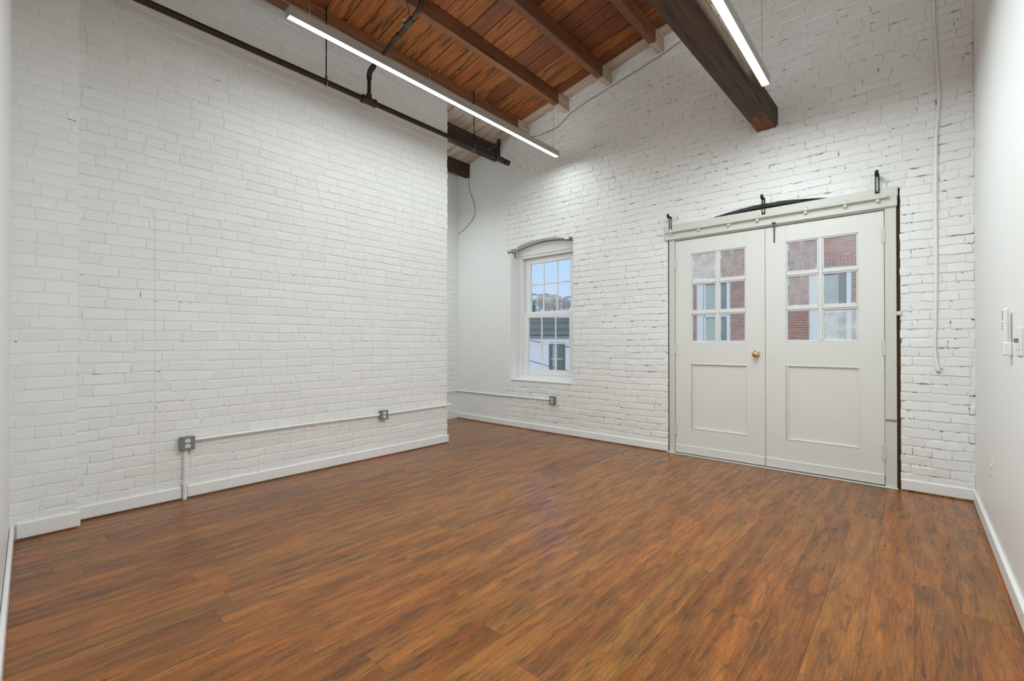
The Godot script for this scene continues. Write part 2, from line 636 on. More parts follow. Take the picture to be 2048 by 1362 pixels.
# a point seen at pixel (px, py) of the photograph, at the given depth along the line of sight
func at_depth(px: float, py: float, t: float) -> Vector3:
	var a := deg_to_rad(YAW)
	return EYE + (Vector3(-sin(a), 0, -cos(a)) + Vector3(cos(a), 0, -sin(a)) * (px - 1024) / F + Vector3.UP * (686 - py) / F) * t

func under_boards(x: float) -> float:
	return 4.178 + SLOPE * (x + 3.193)

# ---------------------------------------------------------------- setting
func window_arch(x: float) -> float:
	var u := (x + 3.655) / 0.515
	return 2.435 + 0.075 * (1.0 - u * u)

func door_top(x: float) -> float:
	var u := (x + 1.02) / 0.52
	return 2.385 + maxf(0.0, 0.054 * (1.0 - u * u))

func back_runs(y: float) -> Array:
	var right := RWX + 0.0
	var left := -4.24 + 0.03 * sin(y * 9.0)
	if y > 0.60 and y < 2.40:
		left = -4.17
	var cuts := []
	if y > 0.65 and y < 2.51:
		var half := 0.515
		if y > 2.435:
			half = 0.515 * sqrt(maxf(0.0, 1.0 - (y - 2.435) / 0.075))
		cuts.append([-3.655 - half, -3.655 + half])
	if y < 2.385:
		cuts.append([-1.945, -0.074 + 0.004 * sin(y * 40.0)])
	elif y < 2.439:
		var half2 := 0.52 * sqrt(maxf(0.0, 1.0 - (y - 2.385) / 0.054))
		cuts.append([-1.02 - half2, -1.02 + half2])
	var runs := []
	var x := left
	for c in cuts:
		if c[0] - x > 0.02:
			runs.append([x, c[0]])
		x = c[1]
	runs.append([x, right])
	return runs

func build_back_wall() -> void:
	var w := setting("wall_back")
	var core := CSGCombiner3D.new()
	core.name = "wall_core"
	w.add_child(core)
	var b := CSGBox3D.new()
	b.name = "core"
	b.size = Vector3(6.4, 9.3, 0.34)
	b.position = Vector3(-2.55, 0.55, -0.17 - RELIEF)
	b.material = M.painted_joint
	core.add_child(b)
	for k in 2:
		var pg := PackedVector2Array()
		if k == 0:
			pg.append(Vector2(-4.17, 0.655))
			pg.append(Vector2(-3.14, 0.655))
			for i in 17:
				var x := lerpf(-3.14, -4.17, i / 16.0)
				pg.append(Vector2(x, window_arch(x)))
		else:
			pg.append(Vector2(-1.945, -0.02))
			pg.append(Vector2(-0.074, -0.02))
			for i in 25:
				var x := lerpf(-0.074, -1.945, i / 24.0)
				pg.append(Vector2(x, door_top(x)))
		var cut := CSGPolygon3D.new()
		cut.name = "opening"
		cut.polygon = pg
		cut.mode = CSGPolygon3D.MODE_DEPTH
		cut.depth = 1.0
		cut.position.z = 0.5
		cut.operation = CSGShape3D.OPERATION_SUBTRACTION
		cut.material = M.painted_joint
		core.add_child(cut)
	var pl := PackedVector2Array()
	pl.append(Vector2(ALX, 0))
	for i in 31:
		var y := i * 0.14
		pl.append(Vector2(-4.235 + 0.02 * sin(y * 9.0) + 0.012 * sin(y * 31.0), y))
	pl.append(Vector2(ALX, 4.2))
	box_part(w, "plaster_reveal", Vector3(-4.30, 0.60, -0.148), Vector3(-4.166, 2.44, 0.0005), M.plaster, 0.022)
	part(w, "plaster_coat", prism(pl, -RELIEF - 0.004, -0.001), M.plaster)
	lay(w, Transform3D(Basis.IDENTITY, Vector3.ZERO), 0.0, 4.95, 0.0695, back_runs, [M.painted_brick_0, M.painted_brick_1, M.painted_brick_2], 2.0, 0.60, 300, 0.010, null, 0.0028, 1.45)

func build_left_wall() -> void:
	var w := setting("wall_left")
	box_part(w, "wall_core", Vector3(LWX - 0.30, -0.1, LWZ + 0.004), Vector3(LWX - RELIEF, 4.2, 4.9), M.painted_joint, 0.004)
	# x of the frame runs towards the eye: from the free end to the pier
	var f := Transform3D(Basis(Vector3(0, 0, -1), Vector3.UP, Vector3(1, 0, 0)), Vector3(LWX, 0, 0))
	lay(w, f, 0.0, 4.1, 0.0725, func(y): return [[-PIERZ - 0.02, -LWZ + 0.004 * sin(y * 43.0)]], [M.painted_brick_0, M.painted_brick_1, M.painted_brick_2], 1.15, 0.07, 300, 0.010, null, 0.0012)
	var p := setting("wall_pier")
	box_part(p, "wall_core", Vector3(LWX - 0.1, -0.1, PIERZ + 0.003), Vector3(PIERX - RELIEF, 4.2, 4.86), M.painted_joint, 0.004)
	var pf := Transform3D(Basis(Vector3(0, 0, -1), Vector3.UP, Vector3(1, 0, 0)), Vector3(PIERX, 0, 0))
	lay(p, pf, 0.0, 4.1, 0.0725, func(y): return [[-4.66, -PIERZ + 0.003 * sin(y * 37.0)]], [M.painted_brick_0, M.painted_brick_1, M.painted_brick_2], 0.9, 0.07)
	var a := setting("wall_alcove")
	box_part(a, "wall_core", Vector3(ALX - 0.3, -0.1, -0.3), Vector3(ALX - RELIEF, 4.4, 4.9), M.painted_joint, 0.004)
	var af := Transform3D(Basis(Vector3(0, 0, -1), Vector3.UP, Vector3(1, 0, 0)), Vector3(ALX, 0, 0))
	lay(a, af, 0.0, 3.9, 0.0725, func(_y): return [[-1.2, 0.0]], [M.painted_brick_0, M.painted_brick_1, M.painted_brick_2], 0.9, 0.02)

func build_plain_walls() -> void:
	var r := setting("wall_right")
	box_part(r, "plasterboard", Vector3(RWX, -0.1, -0.3), Vector3(RWX + 0.15, 5.1, 5.0), M.plasterboard, 0.002)
	# the wall beside the eye is not quite square to the others
	var f := setting("wall_front")
	var turn := -atan2(0.045, 1.31)
	var mid := Vector3(-2.6, 2.5, 4.645 + 0.0343 * (3.89 - 2.6))
	part(f, "plasterboard", box(Vector3(6.4, 5.2, 0.15), 0.002), M.plasterboard, mid + Basis(Vector3.UP, turn) * Vector3(0, 0, 0.075), Basis(Vector3.UP, turn))

func baseboard(called: String, a: Vector3, b: Vector3, top_bevel := 0.006) -> void:
	var o := setting(called)
	box_part(o, "board", a, b, M.white_trim, top_bevel)

func build_baseboards() -> void:
	var t := 0.016
	baseboard("baseboard_left", Vector3(LWX - RELIEF, 0.006, LWZ - 0.012), Vector3(LWX + t, 0.092, 3.758))
	baseboard("baseboard_left_001", Vector3(LWX - RELIEF, 0.006, 3.792), Vector3(LWX + t, 0.092, PIERZ))
	baseboard("baseboard_pier", Vector3(PIERX - RELIEF, 0.006, PIERZ - 0.014), Vector3(PIERX + t, 0.10, 4.62))
	baseboard("baseboard_back", Vector3(ALX, 0.006, -RELIEF), Vector3(-1.945, 0.086, t))
	baseboard("baseboard_back_001", Vector3(-0.074, 0.006, -RELIEF), Vector3(RWX - 0.002, 0.088, t))
	baseboard("baseboard_right", Vector3(RWX - t, 0.006, t), Vector3(RWX + 0.002, 0.094, 4.70))
	var o := setting("baseboard_front")
	var turn := -atan2(0.045, 1.31)
	part(o, "board", box(Vector3(3.4, 0.10, 0.016), 0.005), M.white_trim, Vector3(-2.19, 0.054, 4.6345 + 0.0343 * (3.89 - 2.19)), Basis(Vector3.UP, turn))

func build_floor() -> void:
	var fl := setting("floor")
	box_part(fl, "underlay", Vector3(-5.6, -0.15, -0.4), Vector3(0.6, -0.006, 5.1), M.underlay, 0.001)
	var w := 0.152
	var x := -5.32
	var row := 0
	while x < RWX + 0.02:
		var z := -0.02 - rng.randf_range(0.1, 1.1)
		while z < 4.85:
			var l := 1.22
			var a := maxf(z, -0.03)
			var b := minf(z + l, 4.9)
			z += l
			if b - a < 0.02:
				continue
			var m := wood_mesh(Vector3(w - 0.0004, 0.008, b - a - 0.0004), 2, Vector2(rng.randf_range(0.27, 0.73), rng.randf_range(0.09, 0.91)), Vector2(2.4, 1.2), 0.0004)
			part(fl, "plank", m, M["laminate_%d" % (rng.randi() % 5)], Vector3(x + w * 0.5, -0.004, (a + b) * 0.5))
		x += w
		row += 1

func build_ceiling() -> void:
	var ce := setting("ceiling")
	var ang := atan(SLOPE)
	var bs := Basis(Vector3(0, 0, 1), ang)
	var origin := Vector3(-3.193, 4.178, 0)
	part(ce, "roof_deck", box(Vector3(6.9, 0.12, 5.5), 0.002), M.deck_wood, origin + bs * Vector3(0.75, 0.024 + 0.062, 2.3), bs)
	var cs := cos(ang)
	var z := -0.03
	var k := 0
	while z < 4.8:
		var wd := rng.randf_range(0.14, 0.22)
		var cuts := [-5.45, -3.87]
		if rng.randf() < 0.6:
			cuts.append([-3.235, -2.64, -2.02][rng.randi() % 3])
		cuts.append(0.55)
		for i in cuts.size() - 1:
			var a: float = (cuts[i] + 3.193) / cs
			var b: float = (cuts[i + 1] + 3.193) / cs
			var l := b - a
			var m: Material = M["pine_%d" % (rng.randi() % 3)]
			if i == 0:
				m = M.whitewashed
			elif k == 0:
				m = M.whitewashed
			elif i == 1 and z < 2.7 and rng.randf() < 0.75:
				m = M.worn_pine
			var me := wood_mesh(Vector3(l - 0.004, 0.022, wd - rng.randf_range(0.005, 0.013)), 0, Vector2(rng.randf(), rng.randf()), Vector2(1.6, 0.8), 0.002)
			part(ce, "board", me, m, origin + bs * Vector3((a + b) * 0.5, 0.011 + rng.randf_range(0.0, 0.003), z + wd * 0.5), bs)
		z += wd
		k += 1

# ---------------------------------------------------------------- door and window
func hinge(parent: Node, at: Vector3) -> void:
	var h := part(parent, "hinge", tube([Vector3(0, -0.062, 0), Vector3(0, 0.062, 0)], 0.008, 10), M.frame_paint, at + Vector3(0, 0, 0.006))
	var st := begin()
	add_box(st, Vector3(0, 0, -0.005), Vector3(0.034, 0.118, 0.003), 0.001)
	part(h, "leaf_plate", done(st), M.frame_paint)

func door_leaf(called: String, x0: float, x1: float, glass_x: Array, glass_y: Array, panel_x: Array, panel_y: Array, dirt: Array) -> Node3D:
	var d := setting(called)
	var y0 := 0.014
	var y1 := 2.212
	var zf := -0.006
	var zb := -0.050
	var P: Material = M.door_paint
	box_part(d, "stile", Vector3(x0, y0, zb), Vector3(glass_x[0], y1, zf), P, 0.0012)
	box_part(d, "stile", Vector3(glass_x[1], y0, zb), Vector3(x1, y1, zf), P, 0.0012)
	box_part(d, "rail", Vector3(glass_x[0], glass_y[1], zb), Vector3(glass_x[1], y1, zf - 0.0006), P, 0.0012)
	box_part(d, "rail", Vector3(glass_x[0], panel_y[1], zb), Vector3(glass_x[1], glass_y[0], zf - 0.0006), P, 0.0012)
	box_part(d, "rail", Vector3(glass_x[0], y0, zb), Vector3(glass_x[1], panel_y[0], zf - 0.0006), P, 0.0012)
	box_part(d, "panel", Vector3(glass_x[0], panel_y[0], zb + 0.012), Vector3(glass_x[1], panel_y[1], zf - 0.014), P, 0.001)
	# raised bead round the sunk panel
	var bw := 0.015
	var e := 0.006
	var px: Array = [panel_x[0], panel_x[1]]
	box_part(d, "bead", Vector3(px[0] - e, panel_y[1] - bw + e, zf - 0.016), Vector3(px[1] + e, panel_y[1] + e, zf + 0.003), P, 0.004)
	box_part(d, "bead", Vector3(px[0] - e, panel_y[0] - e, zf - 0.016), Vector3(px[1] + e, panel_y[0] + bw - e, zf + 0.003), P, 0.004)
	box_part(d, "bead", Vector3(px[0] - e, panel_y[0] + bw - e, zf - 0.016), Vector3(px[0] + bw - e, panel_y[1] - bw + e, zf + 0.003), P, 0.004)
	box_part(d, "bead", Vector3(px[1] - bw + e, panel_y[0] + bw - e, zf - 0.016), Vector3(px[1] + e, panel_y[1] - bw + e, zf + 0.003), P, 0.004)
	# weather board along the foot
	box_part(d, "kick_board", Vector3(x0 + 0.001, y0 + 0.002, zf - 0.002), Vector3(x1 - 0.001, 0.098, zf + 0.011), P, 0.004)
	# six panes
	var mw := 0.024
	var cw: float = (glass_x[1] - glass_x[0] - mw) / 2.0
	var ch: float = (glass_y[1] - glass_y[0] - 2 * mw) / 3.0
	box_part(d, "muntin", Vector3(glass_x[0] + cw, glass_y[0], zb + 0.004), Vector3(glass_x[0] + cw + mw, glass_y[1], zf - 0.001), P, 0.004)
	for r in 2:
		var yy: float = glass_y[0] + ch * (r + 1) + mw * r
		for c in 2:
			var xx: float = glass_x[0] + c * (cw + mw)
			box_part(d, "muntin", Vector3(xx, yy, zb + 0.004), Vector3(xx + cw, yy + mw, zf - 0.001), P, 0.004)
	for r in 3:
		for c in 2:
			var a := Vector3(glass_x[0] + c * (cw + mw), glass_y[0] + r * (ch + mw), -0.030)
			var g := box_part(d, "pane", a, a + Vector3(cw, ch, 0.003), M.glass, 0.0)
			var st := begin()
			st.set_smooth_group(-1)
			var q := [Vector3(-cw / 2, -ch / 2, 0), Vector3(cw / 2, -ch / 2, 0), Vector3(cw / 2, ch / 2, 0), Vector3(-cw / 2, ch / 2, 0)]
			var uv := [Vector2(0, 1), Vector2(1, 1), Vector2(1, 0), Vector2(0, 0)]
			for i in [0, 2, 1, 0, 3, 2]:
				st.set_uv(uv[i])
				st.add_vertex(q[i])
			part(g, "grime_film", done(st), M["grime_%d" % dirt[r][c]], Vector3(0, 0, 0.0022))
			# glazing bead
			var bs := begin()
			var gb := 0.013
			add_box(bs, Vector3(0, ch / 2 - gb / 2, 0.009), Vector3(cw, gb, 0.014), 0.004)
			add_box(bs, Vector3(0, -ch / 2 + gb / 2, 0.009), Vector3(cw, gb, 0.014), 0.004)
			add_box(bs, Vector3(cw / 2 - gb / 2, 0, 0.009), Vector3(gb, ch - gb * 2, 0.014), 0.004)
			add_box(bs, Vector3(-cw / 2 + gb / 2, 0, 0.009), Vector3(gb, ch - gb * 2, 0.014), 0.004)
			part(g, "glazing_bead", done(bs), M.white_frame)
	return d

func build_doors() -> void:
	var fr := setting("trim_1")
	box_part(fr, "jamb", Vector3(-1.930, 0.002, -0.11), Vector3(-1.871, 2.232, 0.006), M.frame_paint, 0.003)
	box_part(fr, "jamb", Vector3(-0.168, 0.002, -0.11), Vector3(-0.097, 2.232, 0.006), M.frame_paint, 0.003)
	box_part(fr, "head", Vector3(-1.871, 2.219, -0.11), Vector3(-0.168, 2.26, 0.004), M.frame_paint, 0.003)
	box_part(fr, "stop", Vector3(-1.871, 2.17, -0.11), Vector3(-0.168, 2.219, -0.052), M.frame_paint, 0.002)
	box_part(fr, "header_board", Vector3(-1.968, 2.230, 0.006), Vector3(-0.090, 2.308, 0.028), M.frame_paint, 0.004)
	box_part(fr, "header_board", Vector3(-1.972, 2.309, 0.004), Vector3(-0.086, 2.386, 0.024), M.frame_paint, 0.004)
	box_part(fr, "threshold", Vector3(-1.95, 0.0, -0.14), Vector3(-0.09, 0.006, 0.030), M.frame_paint, 0.003)
	# a bare patch of wood where a latch plate has gone
	box_part(fr, "bare_patch", Vector3(-0.166, 0.524, 0.004), Vector3(-0.100, 0.545, 0.0068), mat("bare_patch", Color(0.60, 0.56, 0.53), 0.9), 0.0005)
	# ragged filling between jamb and brick
	for s in [[-0.0985, -0.070, 0.0], [-1.947, -1.929, 1.0]]:
		var pg := PackedVector2Array()
		var rag := []
		for i in 64:
			var y := 0.01 + i * 0.0378
			rag.append(Vector2(s[0] - 0.001, y) if s[2] > 0.5 else Vector2(s[1] + rng.randf_range(-0.004, 0.005), y))
		if s[2] > 0.5:
			pg.append(Vector2(s[1] + 0.002, 0.01))
			pg.append(Vector2(s[1] + 0.002, 2.3914))
		else:
			pg.append(Vector2(s[0], 2.3914))
			pg.append(Vector2(s[0], 0.01))
		if s[2] > 0.5:
			rag.reverse()
		for p in rag:
			pg.append(p)
		part(fr, "gap_filler", prism(pg, -0.10, -0.012), M.gap_foam)
	var rod := []
	var rr := []
	for i in 25:
		var x := lerpf(-1.34, -0.74, i / 24.0)
		rod.append(Vector3(x, door_top(x) - 0.019 + rng.randf_range(-0.002, 0.002), -0.008))
		rr.append(0.017 + rng.randf_range(-0.003, 0.003) - 0.008 * absf(i / 12.0 - 1.0))
	part(fr, "backer_rod", tube(rod, rr, 8), M.backer_rod)
	var cres := PackedVector2Array()
	for i in 25:
		var x := lerpf(-1.54, -0.50, i / 24.0)
		cres.append(Vector2(x, door_top(x) + 0.003))
	cres.append(Vector2(-0.50, 2.36))
	cres.append(Vector2(-1.54, 2.36))
	part(fr, "gap_filler", prism(cres, -0.10, -0.030), M.backer_rod)
	part(fr, "latch_stub", box(Vector3(0.036, 0.034, 0.030), 0.009), M.frame_paint, Vector3(-0.083, 1.382, 0.006))
	# old sliding track
	var tr := part(fr, "track", box(Vector3(1.80, 0.020, 0.022), 0.005), M.frame_paint, Vector3(-1.045, 2.308, 0.052))
	for x in [-1.90, -1.61, -1.33, -1.08, -0.70, -0.42, -0.21]:
		var st := begin()
		add_box(st, Vector3(0, -0.006, 0.014), Vector3(0.024, 0.064, 0.030), 0.004)
		part(tr, "bracket", done(st), M.frame_paint, Vector3(x + 1.045, 0.004, -0.028))
	# leaves
	var a := door_leaf("door_1", -1.866, -1.027, [-1.705, -1.190], [1.158, 2.064], [-1.690, -1.178], [0.277, 0.938], [[0, 0], [0, 0], [2, 1]])
	for y in [1.98, 1.095, 0.257]:
		hinge(a, Vector3(-1.8685, y, 0.0))
	var knob := part(a, "knob", lathe([[0.0, 0.0], [0.034, 0.0], [0.034, 0.004], [0.026, 0.010], [0.013, 0.014], [0.012, 0.032], [0.020, 0.038], [0.027, 0.048], [0.028, 0.056], [0.024, 0.064], [0.012, 0.069], [0.0, 0.070]], Vector3(0, 0, 1), 28), M.brass, Vector3(-1.100, 1.047, -0.006))
	knob.set_meta("label", "polished brass door knob")
	var b := door_leaf("door_2", -1.0235, -0.1725, [-0.860, -0.338], [1.163, 2.064], [-0.850, -0.332], [0.285, 0.948], [[3, 2], [1, 0], [1, 3]])
	for y in [2.012, 1.110, 0.278]:
		hinge(b, Vector3(-0.1705, y, 0.0))
	var bolt := part(b, "bolt", box(Vector3(0.014, 0.135, 0.006), 0.002), M.bolt_iron, Vector3(-0.949, 2.135, -0.002))
	part(bolt, "bolt_tip", tube([Vector3(0, 0.06, 0.004), Vector3(0, 0.088, 0.008), Vector3(-0.004, 0.10, 0.022)], 0.0042, 8), M.bolt_iron)
	part(b, "bolt_keeper", box(Vector3(0.030, 0.010, 0.020), 0.002), M.black_iron, Vector3(-0.945, 2.238, 0.036))

func sash(parent: Node3D, x0: float, x1: float, y0: float, y1: float, z: float, stile: float, bottom: float, top: float, mid: float) -> void:
	var V: Material = M.vinyl
	var t := 0.034
	var s := Node3D.new()
	s.name = "sash"
	parent.add_child(s, true)
	box_part(s, "stile", Vector3(x0, y0, z - t), Vector3(x0 + stile, y1, z), V, 0.003)
	box_part(s, "stile", Vector3(x1 - stile, y0, z - t), Vector3(x1, y1, z), V, 0.003)
	box_part(s, "rail", Vector3(x0 + stile, y0, z - t), Vector3(x1 - stile, y0 + bottom, z), V, 0.003)
	box_part(s, "rail", Vector3(x0 + stile, y1 - top, z - t), Vector3(x1 - stile, y1, z), V, 0.003)
	var gx0 := x0 + stile
	var gx1 := x1 - stile
	var gy0 := y0 + bottom
	var gy1 := y1 - top
	var m := 0.017
	var cw := (gx1 - gx0 - 2 * m) / 3.0
	for i in 2:
		var x := gx0 + cw * (i + 1) + m * i
		box_part(s, "muntin", Vector3(x, gy0, z - t + 0.008), Vector3(x + m, gy1, z - 0.008), V, 0.003)
	for i in 3:
		var x := gx0 + i * (cw + m)
		box_part(s, "muntin", Vector3(x, mid - m / 2, z - t + 0.008), Vector3(x + cw, mid + m / 2, z - 0.008), V, 0.003)
		box_part(s, "pane", Vector3(x, gy0, z - t * 0.5 - 0.0015), Vector3(x + cw, mid - m / 2, z - t * 0.5 + 0.0015), M.glass, 0.0)
		box_part(s, "pane", Vector3(x, mid + m / 2, z - t * 0.5 - 0.0015), Vector3(x + cw, gy1, z - t * 0.5 + 0.0015), M.glass, 0.0)

func build_window() -> void:
	var w := setting("window_1")
	var V: Material = M.vinyl
	box_part(w, "jamb", Vector3(-4.172, 0.69, -0.30), Vector3(-4.100, 2.355, -0.150), V, 0.004)
	box_part(w, "jamb", Vector3(-3.210, 0.69, -0.30), Vector3(-3.138, 2.355, -0.150), V, 0.004)
	box_part(w, "head", Vector3(-4.100, 2.318, -0.30), Vector3(-3.210, 2.355, -0.150), V, 0.004)
	box_part(w, "sill", Vector3(-4.172, 0.655, -0.30), Vector3(-3.138, 0.712, -0.140), V, 0.006)
	box_part(w, "stop_bead", Vector3(-4.100, 0.712, -0.185), Vector3(-4.088, 2.318, -0.155), V, 0.003)
	box_part(w, "stop_bead", Vector3(-3.222, 0.712, -0.185), Vector3(-3.210, 2.318, -0.155), V, 0.003)
	box_part(w, "track", Vector3(-4.100, 1.52, -0.226), Vector3(-4.092, 2.318, -0.190), V, 0.002)
	box_part(w, "track", Vector3(-3.218, 1.52, -0.226), Vector3(-3.210, 2.318, -0.190), V, 0.002)
	sash(w, -4.086, -3.224, 0.714, 1.560, -0.172, 0.092, 0.078, 0.066, 1.142)
	sash(w, -4.090, -3.220, 1.520, 2.316, -0.216, 0.100, 0.060, 0.074, 1.955)
	# boarding in the arch and the plastered sill
	var pg := PackedVector2Array()
	pg.append(Vector2(-4.172, 2.352))
	pg.append(Vector2(-3.138, 2.352))
	for i in 17:
		var x := lerpf(-3.138, -4.172, i / 16.0)
		pg.append(Vector2(x, window_arch(x) - 0.013))
	part(w, "arch_board", prism(pg, -0.20, -0.145), M.white_trim)
	box_part(w, "outer_lintel", Vector3(-4.20, 2.34, -0.34), Vector3(-3.11, 2.56, -0.26), M.red_brick_1, 0.004)
	part(w, "head_bead", box(Vector3(1.03, 0.012, 0.012), 0.003), V, Vector3(-3.655, 2.358, -0.146))
	part(w, "plaster_sill", box(Vector3(1.026, 0.02, 0.16), 0.006), M.white_trim, Vector3(-3.655, 0.651, -0.068), Basis(Vector3(1, 0, 0), 0.05))

# ---------------------------------------------------------------- things in the room
func joist(called: String, label: String, x: float, deep: float, end_white: bool, m: Material) -> void:
	# right lower arris at x
	var w := 0.075
	var y := under_boards(x) - 0.15
	var top := y + 0.15
	var bottom := top - deep
	var o := thing(called, label, "joist", Vector3(x - w * 0.5, bottom, 0.0), 0.0, "roof joists")
	var z0 := -0.05
	var z1 := 4.85
	var split := rng.randf_range(0.17, 0.24) if end_white else z0
	var h := deep - 0.004
	part(o, "timber", wood_mesh(Vector3(w, h, z1 - split), 2, Vector2(rng.randf(), rng.randf()), Vector2(1.9, 0.7), 0.004), m, Vector3(0, h * 0.5, (z1 + split) * 0.5))
	if end_white:
		var e := part(o, "painted_end", wood_mesh(Vector3(w - 0.001, h, split - z0), 2, Vector2(rng.randf(), rng.randf()), Vector2(1.6, 0.6), 0.003), M.whitewashed, Vector3(0, h * 0.5, (split + z0) * 0.5))
		e.set_meta("label", "end of the joist smeared with white wall paint")

func build_timbers() -> void:
	joist("ceiling_joist", "brown roof joist beside the thick dark beam", -1.98, 0.15, true, M.joist)
	joist("ceiling_joist", "brown roof joist, second from the thick dark beam", -2.603, 0.15, true, M.joist)
	joist("ceiling_joist", "brown roof joist above the long light that hangs over the sprinkler pipe", -3.193, 0.15, true, M.joist)
	joist("ceiling_joist", "brown roof joist with a tan cable clipped along its side", -3.83, 0.15, true, M.joist)
	joist("ceiling_joist", "dark grey roof joist crossing above the sprinkler pipe's end", -4.40, 0.215, false, M.dark_joist)
	joist("ceiling_joist", "dark brown roof joist in the alcove against the plaster wall", -4.99, 0.20, false, M.dark_joist)
	# the big timber
	var a := Vector3(-1.080, 3.105, -0.06)
	var b := Vector3(-1.195, 3.105, 4.85)
	var dir := (b - a).normalized()
	var turn := atan2(dir.x, dir.z)
	var o := thing("timber_beam", "thick dark weathered timber beam bearing on the brick wall above the doors", "beam", a, turn)
	var w := 0.165
	var h := 0.195
	var l := (b - a).length()
	part(o, "timber", wood_mesh(Vector3(w, h, l - 0.05), 2, Vector2(0.2, 0.6), Vector2(1.8, 0.7), 0.008), M.dark_beam, Vector3(w * 0.5, h * 0.5, l * 0.5 + 0.025))
	var pg := PackedVector2Array()
	var n := 14
	for i in n + 1:
		var x := lerpf(0.007, w - 0.007, i / float(n))
		pg.append(Vector2(x, 0.078 + rng.randf_range(0.0, 0.030)))
	for i in n + 1:
		var x := lerpf(w - 0.007, 0.007, i / float(n))
		pg.append(Vector2(x, 0.40 + 0.05 * sin(i * 0.9) + rng.randf_range(-0.03, 0.03)))
	var uvm := prism(pg, -0.001, 0.002)
	var arr := uvm.surface_get_arrays(0)
	var vs: PackedVector3Array = arr[Mesh.ARRAY_VERTEX]
	var uv := PackedVector2Array()
	for v in vs:
		uv.append(Vector2(v.y / 1.6, v.x / 0.6))
	arr[Mesh.ARRAY_TEX_UV] = uv
	var um := ArrayMesh.new()
	um.add_surface_from_arrays(Mesh.PRIMITIVE_TRIANGLES, arr)
	# turned to lie on the underside, outline's y along the beam
	var e := part(o, "bare_wood", um, M.raw_end, Vector3.ZERO, Basis(Vector3(1, 0, 0), Vector3(0, 0, 1), Vector3(0, -1, 0)))
	e.set_meta("label", "patch of bare orange wood under the beam's end")
	part(o, "painted_end", box(Vector3(w + 0.003, h * 0.12, 0.04), 0.003), M.painted_brick_1, Vector3(w * 0.5, h * 0.06 - 0.003, 0.072))

func linear_light(label: String, x: float, y: float, z0: float, z1: float, wires: Array, energy: float, tilt := 0.0) -> void:
	var o := thing("linear_light", label, "light", Vector3(x, y, (z0 + z1) * 0.5), tilt, "suspended linear lights")
	var l := z1 - z0
	var w := 0.058
	var h := 0.068
	var st := begin()
	add_box(st, Vector3(-w / 2 + 0.002, h / 2, 0), Vector3(0.004, h, l), 0.001)
	add_box(st, Vector3(w / 2 - 0.002, h / 2, 0), Vector3(0.004, h, l), 0.001)
	add_box(st, Vector3(0, h - 0.002, 0), Vector3(w - 0.008, 0.004, l), 0.001)
	part(o, "housing", done(st), M.housing)
	part(o, "end_cap", box(Vector3(w, h, 0.004), 0.001), M.housing, Vector3(0, h / 2, l / 2 + 0.002))
	part(o, "end_cap", box(Vector3(w, h, 0.004), 0.001), M.housing, Vector3(0, h / 2, -l / 2 - 0.002))
	part(o, "diffuser", box(Vector3(w - 0.009, 0.012, l - 0.002), 0.003), M.diffuser, Vector3(0, 0.0065, 0))
	part(o, "added_top_glow", box(Vector3(w - 0.02, 0.003, l - 0.04), 0.001), M.diffuser, Vector3(0, h + 0.0015, 0))  # glowing strip added on top of the housing, unseen from below
	for z in wires:
		var top := under_boards(x) - y - 0.002
		part(o, "hanger_wire", tube([Vector3(0, h, z), Vector3(0, top, z)], 0.0016, 6), M.wire)
		part(o, "gripper", tube([Vector3(0, h - 0.001, z), Vector3(0, h + 0.028, z)], 0.005, 8), M.steel)
	var lamp := AreaLight3D.new()
	lamp.name = "lamp"
	lamp.area_size = Vector2(w - 0.010, l - 0.01)
	lamp.area_normalize_energy = true
	lamp.light_energy = energy
	lamp.light_color = Color(0.945, 0.993, 1.0)
	lamp.area_range = 12.0
	lamp.shadow_enabled = true
	lamp.position = Vector3(0, -0.003, 0)
	lamp.rotation.x = -PI / 2
	o.add_child(lamp)
	var uplight: AreaLight3D = lamp.duplicate()  # added lamp facing up, brightens the upper walls and boards
	uplight.name = "added_uplight"
	uplight.area_size = Vector2(w - 0.022, l - 0.05)
	uplight.light_energy = energy * UPSHARE
	uplight.position = Vector3(0, h + 0.005, 0)
	uplight.rotation.x = PI / 2
	o.add_child(uplight)

func fitting(parent: Node, called: String, a: Vector3, b: Vector3, r: float) -> void:
	var d := b - a
	part(parent, called, tube([a, a + d * 0.12, a + d * 0.2, a + d * 0.8, a + d * 0.88, b], [r * 1.12, r * 1.12, r, r, r * 1.12, r * 1.12], 12), M.fitting_iron)

func pipe_hanger(parent: Node, z: float, x: float, y: float) -> void:
	var ring := []
	for i in 17:
		var a := TAU * i / 16.0
		ring.append(Vector3(x + sin(a) * 0.030, y - cos(a) * 0.032, z))
	var h := part(parent, "hanger_ring", tube(ring, 0.0042, 6), M.steel)
	part(h, "rod", tube([Vector3(x, y + 0.03, z), Vector3(x, under_boards(x) - 0.002, z)], 0.0052, 8), M.black_iron)
	part(h, "rod_nut", tube([Vector3(x, y + 0.03, z), Vector3(x, y + 0.055, z)], 0.010, 6), M.fitting_iron)
	part(h, "rod_coupling", tube([Vector3(x, y + 0.22, z), Vector3(x, y + 0.255, z)], 0.0065, 8), M.steel)

